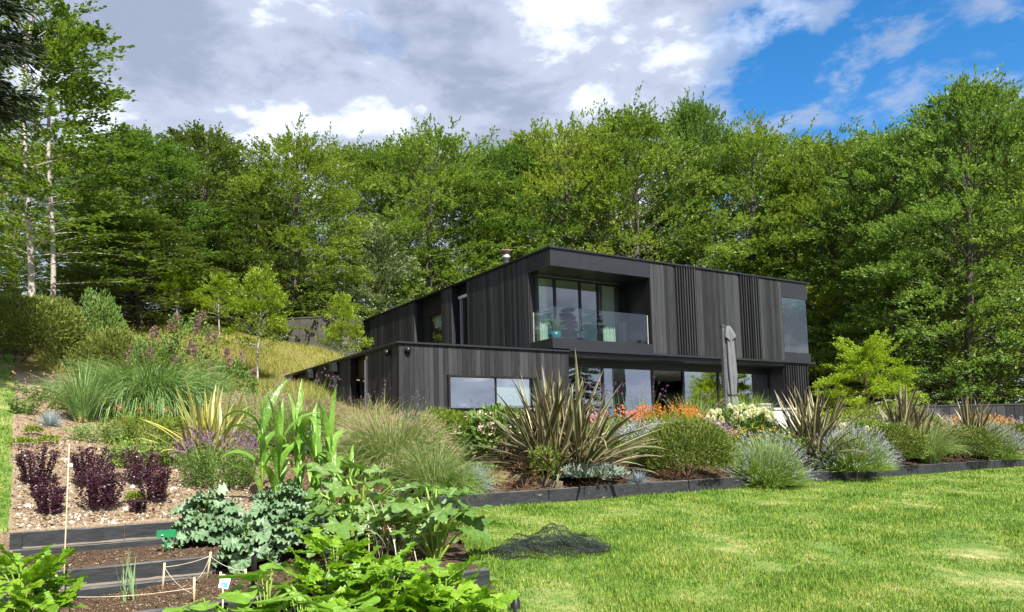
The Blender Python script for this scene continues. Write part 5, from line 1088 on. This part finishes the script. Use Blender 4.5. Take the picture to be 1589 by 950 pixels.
KALEL = [lobed('leaf', M_KALE, kale_r, 48, .5-.3*i, .13, i+9, .05) for i in range(3)]
def broadleaf(name, label, cat, px, Y, wpx, hpx, n, meshes, size, stalkmat, seed, group=None, tilt=(.1, .9), zr=(.35, 1.), dep=.8, sw=.008):
    P = place(px, Y); w_, h = mm(wpx, Y), mm(hpx, Y); t_ = thing(name, label, cat, P, 0, group); r = np.random.default_rng(seed); g = G()
    for i in range(n):
        az = i*2.4+r.normal(0, .3); u = math.sqrt((i+.5)/n); s_ = size*r.uniform(.7, 1.2); rad = max(0, u*.5-.02)*w_
        z = h*(zr[0]+(zr[1]-zr[0])*(1-u**1.6)*r.uniform(.75, 1.1)) if u > .3 else h*r.uniform(.7, .98)
        q = np.array([math.cos(az)*rad, math.sin(az)*rad*dep, z]); g.tube([q*np.array([.08, .08, 0]), q*np.array([.5, .5, .75]), q], [sw*1.5, sw*1.2, sw], 5, False)
        k = put('leaf', meshes[r.integers(len(meshes))], t_, q, (r.normal(0, .35), r.uniform(*tilt), az+r.normal(0, .4)), (s_, s_*r.uniform(.85, 1.1), s_))
    g.obj('stalks', stalkmat, t_); return t_
GK = 'kale plants'
broadleaf('kale_plant', 'blue-green kale at the right end of the upper sleeper', 'kale', 324, 10.5, 104, 88, 110, KALEL, .18, M_CORNST, 301, GK, (-.3, 1.0), (.12, 1.))
broadleaf('kale_plant', 'blue-green kale between the other kale and the courgettes', 'kale', 436, 9.9, 120, 98, 130, KALEL, .18, M_CORNST, 302, GK, (-.3, 1.0), (.12, 1.))
broadleaf('kale_plant', 'low blue-green kale leaves over the end of the middle sleeper', 'kale', 385, 9.35, 70, 78, 40, KALEL, .22, M_CORNST, 303, GK, (-.2, 1.1), (.2, 1.))
GQ = 'courgette plants'
broadleaf('courgette_plant', 'courgette plant with silvery jagged leaves beneath the corn', 'courgette', 560, 10.4, 200, 124, 28, COURL, .40, M_CORNST, 304, GQ, (-.5, .7), (.3, 1.), sw=.014)
broadleaf('courgette_plant', 'courgette plant with pale stalks at the lawn-side end of the bed', 'courgette', 676, 8.9, 150, 125, 26, COURL, .34, M_CORNST, 305, GQ, (-.5, .6), (.3, 1.), sw=.013)
broadleaf('courgette_plant', 'courgette plant between the kale and the dried stalks', 'courgette', 545, 9.2, 150, 104, 22, COURL, .36, M_CORNST, 306, GQ, (-.4, .7), (.3, 1.), sw=.013)
P = place(600, 9.2)
for i, (dx, m, lab) in enumerate(((0, M_ORANGEC, 'orange courgette fruit standing among the dried stalks'), (-.45, M_MARROW, 'long green marrow lying under the courgette leaves'))):
    o = G().lathe([(0, 0), (.022, .01), (.03, .08), (.034, .2), (.025, .27), (.012, .30), (0, .30)], 12).obj(('courgette_fruit', 'marrow')[i], m, None, True, (P.x+dx, P.y-.1, P.z+.25)); o.rotation_euler = ((-.35, .25, 0), (0, 1.35, .4))[i]; tag(o, lab, 'vegetable')
P = place(628, 8.6); V, F, _ = blades(np.array([[.0, 0, 0], [.03, 0, 0], [-.04, .02, 0]]), np.array([.5, .6, .35]), np.array([.85, .78, .95]), .1, np.array([.95, .85, .7]), .05, 6, .12, 1, wide=.6)
o = G().add(V, F).obj('leaning_leek', M_ONION, None, True, (P.x, P.y, P.z+.15)); tag(o, 'pale leek leaves leaning diagonally over the courgettes', 'leek')
n = 26; V, F, _ = blades(np.stack([RNG.normal(0, .14, n), RNG.normal(0, .1, n), 0*np.arange(n)], 1), RNG.uniform(0, 6.28, n), RNG.uniform(.7, 1.5, n), RNG.uniform(.1, 1.8, n), RNG.uniform(.35, .75, n), .014, 6, 0, 2, wide=.9)
P = place(600, 8.7); o = G().add(V, F).obj('dried_stalks', M_DRY, None, True, (P.x, P.y, P.z+.05)); tag(o, 'straw-pale dried onion stalks in front of the orange courgette', 'stalks')
# sweetcorn
CL = []
for i in range(5):
    V, F, _ = blades(np.zeros((1, 3)), 0, 1.2, (.9, 1.7, 2.4, 2.9, .4)[i], 1, .112, 12, .14, 1.6, wide=.3, wave=.02); CL.append(G().add(V, F).mesh('leaf', M_CORN, True))
GCO = 'sweetcorn plants'
for i, (px, Y, hp, lab) in enumerate(((406, 11.6, 176, 'sweetcorn plant at the left end of the row'), (432, 11.3, 192, 'second sweetcorn plant from the left'), (462, 11.6, 204, 'tallest sweetcorn plant with upright top leaf'), (490, 11.4, 180, 'fourth sweetcorn plant from the left'), (516, 11.6, 190, 'fifth sweetcorn plant, with a tall leaf bent at its tip'), (545, 11.3, 120, 'short sweetcorn plant at the right end of the row'))):
    P = place(px, Y); h = mm(hp, Y); t_ = thing('sweetcorn_plant', lab, 'sweetcorn', P, 0, GCO); G().tube([(0, 0, 0), (.01, 0, h*.4), (0, .01, h*.8)], [.018, .015, .008], 7).obj('stalk', M_CORNST, t_)
    nl = 12; a0 = random.random()*6
    for k in range(nl):
        z = h*(.10+.66*k/(nl-1)); s_ = h*random.uniform(.46, .62)*(1 if k < nl-2 else .7); put('leaf', CL[random.choice((1, 3, 3, 2)) if k < nl-3 else random.choice((0, 4, 0))], t_, (0, 0, z), (random.gauss(0, .1), -.25 if k < nl-2 else -.35, a0+k*PI+random.gauss(0, .55)), (s_, s_, s_))
# spring onions
GO = 'spring onions'
for px, Y, lab in ((193, 8.15, 'left spring onion in front of the middle sleeper'), (207, 8.15, 'right spring onion in front of the middle sleeper')):
    P = place(px, Y); V, F, _ = blades(np.stack([RNG.normal(0, .01, 7), RNG.normal(0, .01, 7), 0*np.arange(7)], 1), RNG.uniform(0, 6.28, 7), RNG.uniform(1.2, 1.55, 7), .1, RNG.uniform(.25, .58, 7), .016, 4, .3, 1, wide=.1); o = G().add(V, F).obj('spring_onion', M_ONION, None, True, P); tag(o, lab, 'onion', GO)
# lovage and celery: toothed compound leaves
def compound(seed, mat=M_LOV, n=7, L=.26):
    r = np.random.default_rng(seed); g = G()
    def leaflet(p, az, l, tl):
        m = 9; t = np.linspace(0, 1, m); wd = np.sin(np.clip(t*1.15, 0, 1)**.9*PI)*.34*l*(1+.28*np.where(np.arange(m) % 2, 1, -1)); wd[0] = .01*l; wd[-1] = 0
        c = np.stack([t*l, 0*t, tl*np.sin(t*1.6)*l*.35-.2*l*t**2], 1); V = np.stack([c+np.stack([0*t, -wd, .35*wd], 1), c, c+np.stack([0*t, wd, .35*wd], 1)], 1).reshape(-1, 3)
        ca, sa = math.cos(az), math.sin(az); V = V@np.array([[ca, sa, 0], [-sa, ca, 0], [0, 0, 1]])+np.array(p); i = np.arange(m-1)[:, None]*3; F = np.concatenate([i+np.array([[k, k+1, k+4, k+3]]) for k in (0, 1)]); g.add(V, F)
    for k in range(n//2):
        x = L*(.15+.75*k/(n//2)); l = L*(.62-.12*k)*r.uniform(.9, 1.1)
        for s_ in (-1, 1): leaflet((x, 0, 0), s_*r.uniform(.75, 1.0), l, r.uniform(.2, .9))
    leaflet((L*.8, 0, 0), 0, L*.6, .6); g.tube([(-.02, 0, -.02), (L*.4, 0, .0), (L*.8, 0, 0)], [.006, .004, .003], 4, False)
    return g.mesh('leaf', mat, True)
LOV = [compound(s_) for s_ in (1, 2, 3)]
GL = 'lovage and celery plants'
def lov(label, px, Y, wpx, hpx, n, seed): return broadleaf('lovage_plant', label, 'herb', px, Y, wpx, hpx, n, LOV, 1.0, M_CORNST, seed, GL, (-.9, .6), (.25, 1.), .8, .006)
broadleaf('courgette_plant', 'courgette plant behind the dried stalks, nearest the orange fruit', 'courgette', 618, 9.6, 130, 92, 18, COURL, .34, M_CORNST, 307, GQ, (-.4, .7), (.3, 1.), sw=.013)
lov('bright lovage clump at the bottom of the picture, its left half', 520, 6.5, 130, 130, 50, 311)
lov('bright lovage clump at the bottom, below the courgettes', 600, 6.3, 160, 122, 64, 312)
lov('bright lovage at the bottom reaching towards the lawn', 690, 6.2, 120, 100, 44, 313)
lov('light green celery clump in the lower left corner', 30, 7.0, 110, 112, 60, 314)
lov('small light green celery leaf right of the lower left clump', 90, 6.6, 60, 34, 9, 315)
# beans
GBN = 'bean plants along the bottom'
def bean(label, px, Y, wpx, hpx, n, seed): return broadleaf('bean_plant', label, 'beans', px, Y, wpx, hpx, n, BEANL, .21, M_CORNST, seed, GBN, (-.2, .6), (.5, 1.), .7, .004)
bean('bean plant with crinkled leaves below the seed packet', 330, 5.4, 140, 116, 20, 321)
bean('low bean leaves left of the seed packet at the bottom edge', 250, 5.3, 120, 98, 13, 322)
bean('bean plant right of the seed packet, before the kale', 415, 5.8, 110, 140, 18, 323)
bean('bean plant against the lovage at the bottom edge', 465, 5.5, 110, 128, 18, 324)
bean('bean plant hidden in the lovage at the bottom', 545, 5.5, 90, 110, 12, 325)
# canes, pegs, twine, device
P = place(98, 8.3); g = G(); zt_ = topz(101, 688, P.y); o = G().tube([(0, 0, -.05), (.004, 0, .6), (.02, 0, zt_-P.z)], [.008, .007, .005], 7).obj('bamboo_cane', M_CANE, None, True, P); tag(o, 'tall bamboo cane standing in the lower bed at left', 'cane')
pegs = {}
for k, px, Y, h, tl, lab in (('a', 252, 8.55, .30, .02, 'short wooden peg right of the spring onions'), ('b', 320, 8.9, .32, .05, 'slanting wooden peg before the kale'), ('c', 301, 7.7, .26, .0, 'wooden peg left of the seed packet'), ('d', 342, 8.5, .15, .0, 'short peg behind the seed packet'), ('e', 381, 8.7, .12, 0, 'stub of peg at the right behind the seed packet'), ('f', 107, 7.5, .26, .02, 'wooden peg at the foot of the bamboo cane'), ('g', 95, 8.1, .34, -.06, 'wooden peg leaning on the bamboo cane')):
    P = place(px, Y); o = G().tube([(0, 0, -.03), (tl, 0, h)], [.011, .012], 8).obj('wooden_peg', M_CANE, None, True, P); tag(o, lab, 'peg', 'pegs in the vegetable bed'); pegs[k] = P+Vector((tl*.8, 0, h*.85))
def twine(p, q, sag, lab):
    t = np.linspace(0, 1, 12)[:, None]; p, q = np.array(p), np.array(q); c = p+(q-p)*t; c[:, 2] -= sag*4*(t*(1-t))[:, 0]; o = G().tube(c-p, .0028, 4, False).obj('twine', M_TWINE, None, True, p); tag(o, lab, 'string', 'twine between the pegs')
twine(pegs['a'], pegs['b'], .02, 'twine between the onion-side peg and the slanting peg'); twine(pegs['b'], pegs['c'], .05, 'twine from the slanting peg down to the peg by the packet'); twine(pegs['a'], Vector(pegs['c'])-Vector((0, 0, .12)), .05, 'sagging twine from the onion-side peg to the packet-side peg')
twine(pegs['c']-Vector((0, 0, .06)), pegs['f'], .03, 'long twine across the soil to the peg at the cane'); twine(pegs['b'], pegs['e'], .04, 'twine from the slanting peg to the stub at right'); twine(pegs['f'], Vector(place(-20, 6.9))+Vector((0, 0, .12)), .02, 'twine leaving the picture at lower left')
P = place(257, 9.75); t_ = thing('animal_scarer', 'green plastic animal scarer on a stake before the upper sleeper', 'device', P, .3)
G().tube([(0, 0, 0), (0, 0, .2)], .016, 6).obj('stake', M_GREENP, t_); h_ = G().box(-.10, .12, -.05, .05, .19, .275).obj('body', M_GREENP, t_, False); G().box(-.08, .01, -.054, -.0501, .235, .26).obj('solar_window', M_WHITEP, h_, False)
G().lathe([(0, 0), (.014, .0), (.012, .008), (0, .008)], 10).obj('sensor', M_WHITEP, h_, True, (-.035, -.052, .215)); h_.children[-1].rotation_euler = (PI/2, 0, 0)
P = place(345, 5.9); t_ = thing('seed_packet', 'white and blue seed packet stuck among the bean leaves', 'packet', P, .2)
pk = G().box(-.045, .045, -.004, .004, 0, .125).obj('packet', M_WHITEP, t_, False); pk.location = (0, 0, .44); pk.rotation_euler = (-.3, .25, 0); pk.scale = (.8, .8, .8); G().box(-.03, .035, -.0062, -.0042, .012, .055).obj('print', M_BLUEP, pk, False); G().tube([(0, 0, 0), (0, 0, .47)], .006, 5).obj('stick', M_CANE, t_)
P = place(800, 6.95); o = G().lathe([(0, -.1), (.045, -.1), (.045, .0), (.043, .13), (.034, .14), (.034, .17), (.028, .18), (0, .18)], 16).obj('black_post', M_BLACKP, None, True, P+Vector((0, 0, -.02))); tag(o, 'small black capped post on the lawn at the bottom edge', 'post')
P = place(394, 8.0); o = G().tube([(0, 0, 0), (0, 0, .36), (.02, 0, .4)], .03, 8).obj('black_pipe', M_BLACKP, None, True, P); tag(o, 'black hoop pipe end in front of the kale', 'pipe')
# bird net heaped on the lawn
P = place(848, 9.3); t_ = thing('garden_net', 'dark crumpled garden net heaped on the lawn', 'net', P, TH*.4); r = np.random.default_rng(9)
nu, nv = 90, 46; uu, vv = np.meshgrid(np.linspace(-1, 1, nu), np.linspace(-1, 1, nv)); Wn, Dn = mm(96, 9.3), .34
hh = np.clip(1-(uu**2*.9+vv**2*.8), 0, 1)*.2*(1+.6*np.sin(uu*5+1)*np.cos(vv*4+uu*3))+.03*np.sin(uu*23+vv*9)*np.cos(vv*17-uu*5)+.03; X = uu*Wn*(1-.15*vv**2)+.06*np.sin(vv*9+uu*7); Yy = vv*Dn*(1-.5*uu**2)+.07*np.sin(uu*11)
lx, ly = W(0, 0); pts = np.stack([X, Yy, np.maximum(hh, .015)], -1); g = G()
def strips(A, w_):
    k, m = A.shape[:2]; off = np.array([0, 0, w_]); V = np.stack([A, A+off+np.array([w_*.5, 0, 0])], 2).reshape(-1, 3); b = (np.arange(k)*m*2)[:, None]+(np.arange(m-1)*2)[None]; g.add(V, np.stack([b, b+1, b+3, b+2], -1).reshape(-1, 4))
strips(pts, .0045); strips(np.swapaxes(pts, 0, 1), .0045); q = pts*np.array([.96, .9, .6])+np.array([.03, .02, .01]); strips(q, .003); strips(np.swapaxes(q, 0, 1), .003)
g.obj('mesh_sheet', M_NET, t_)
tz = np.array([hz(P.x, P.y)]); 
# two white flints lying on the bank
for i, (px, Y, s_, lab) in enumerate(((110, 12.6, .075, 'largest white flint above the middle sedums'), (103, 12.9, .05, 'smaller white flint just behind the largest one'), (178, 12.2, .045, 'white flint between the middle and right sedums'), (197, 10.9, .05, 'white flint below the right-hand sedums'))):
    P = place(px, Y); o = put('flint', STONE[0], None, P+Vector((0, 0, s_*.35)), (.3, .2, i), (s_, s_*.8, s_*.6)); tag(o, lab, 'stone', 'white flints on the bank')
P = place(1360, 9.6); o = put('dark_clod', G().add(sph(30)*np.array([.05, .035, .02]), [(0, 1, 2)]).mesh('x', M_BLACKP), None) if False else None
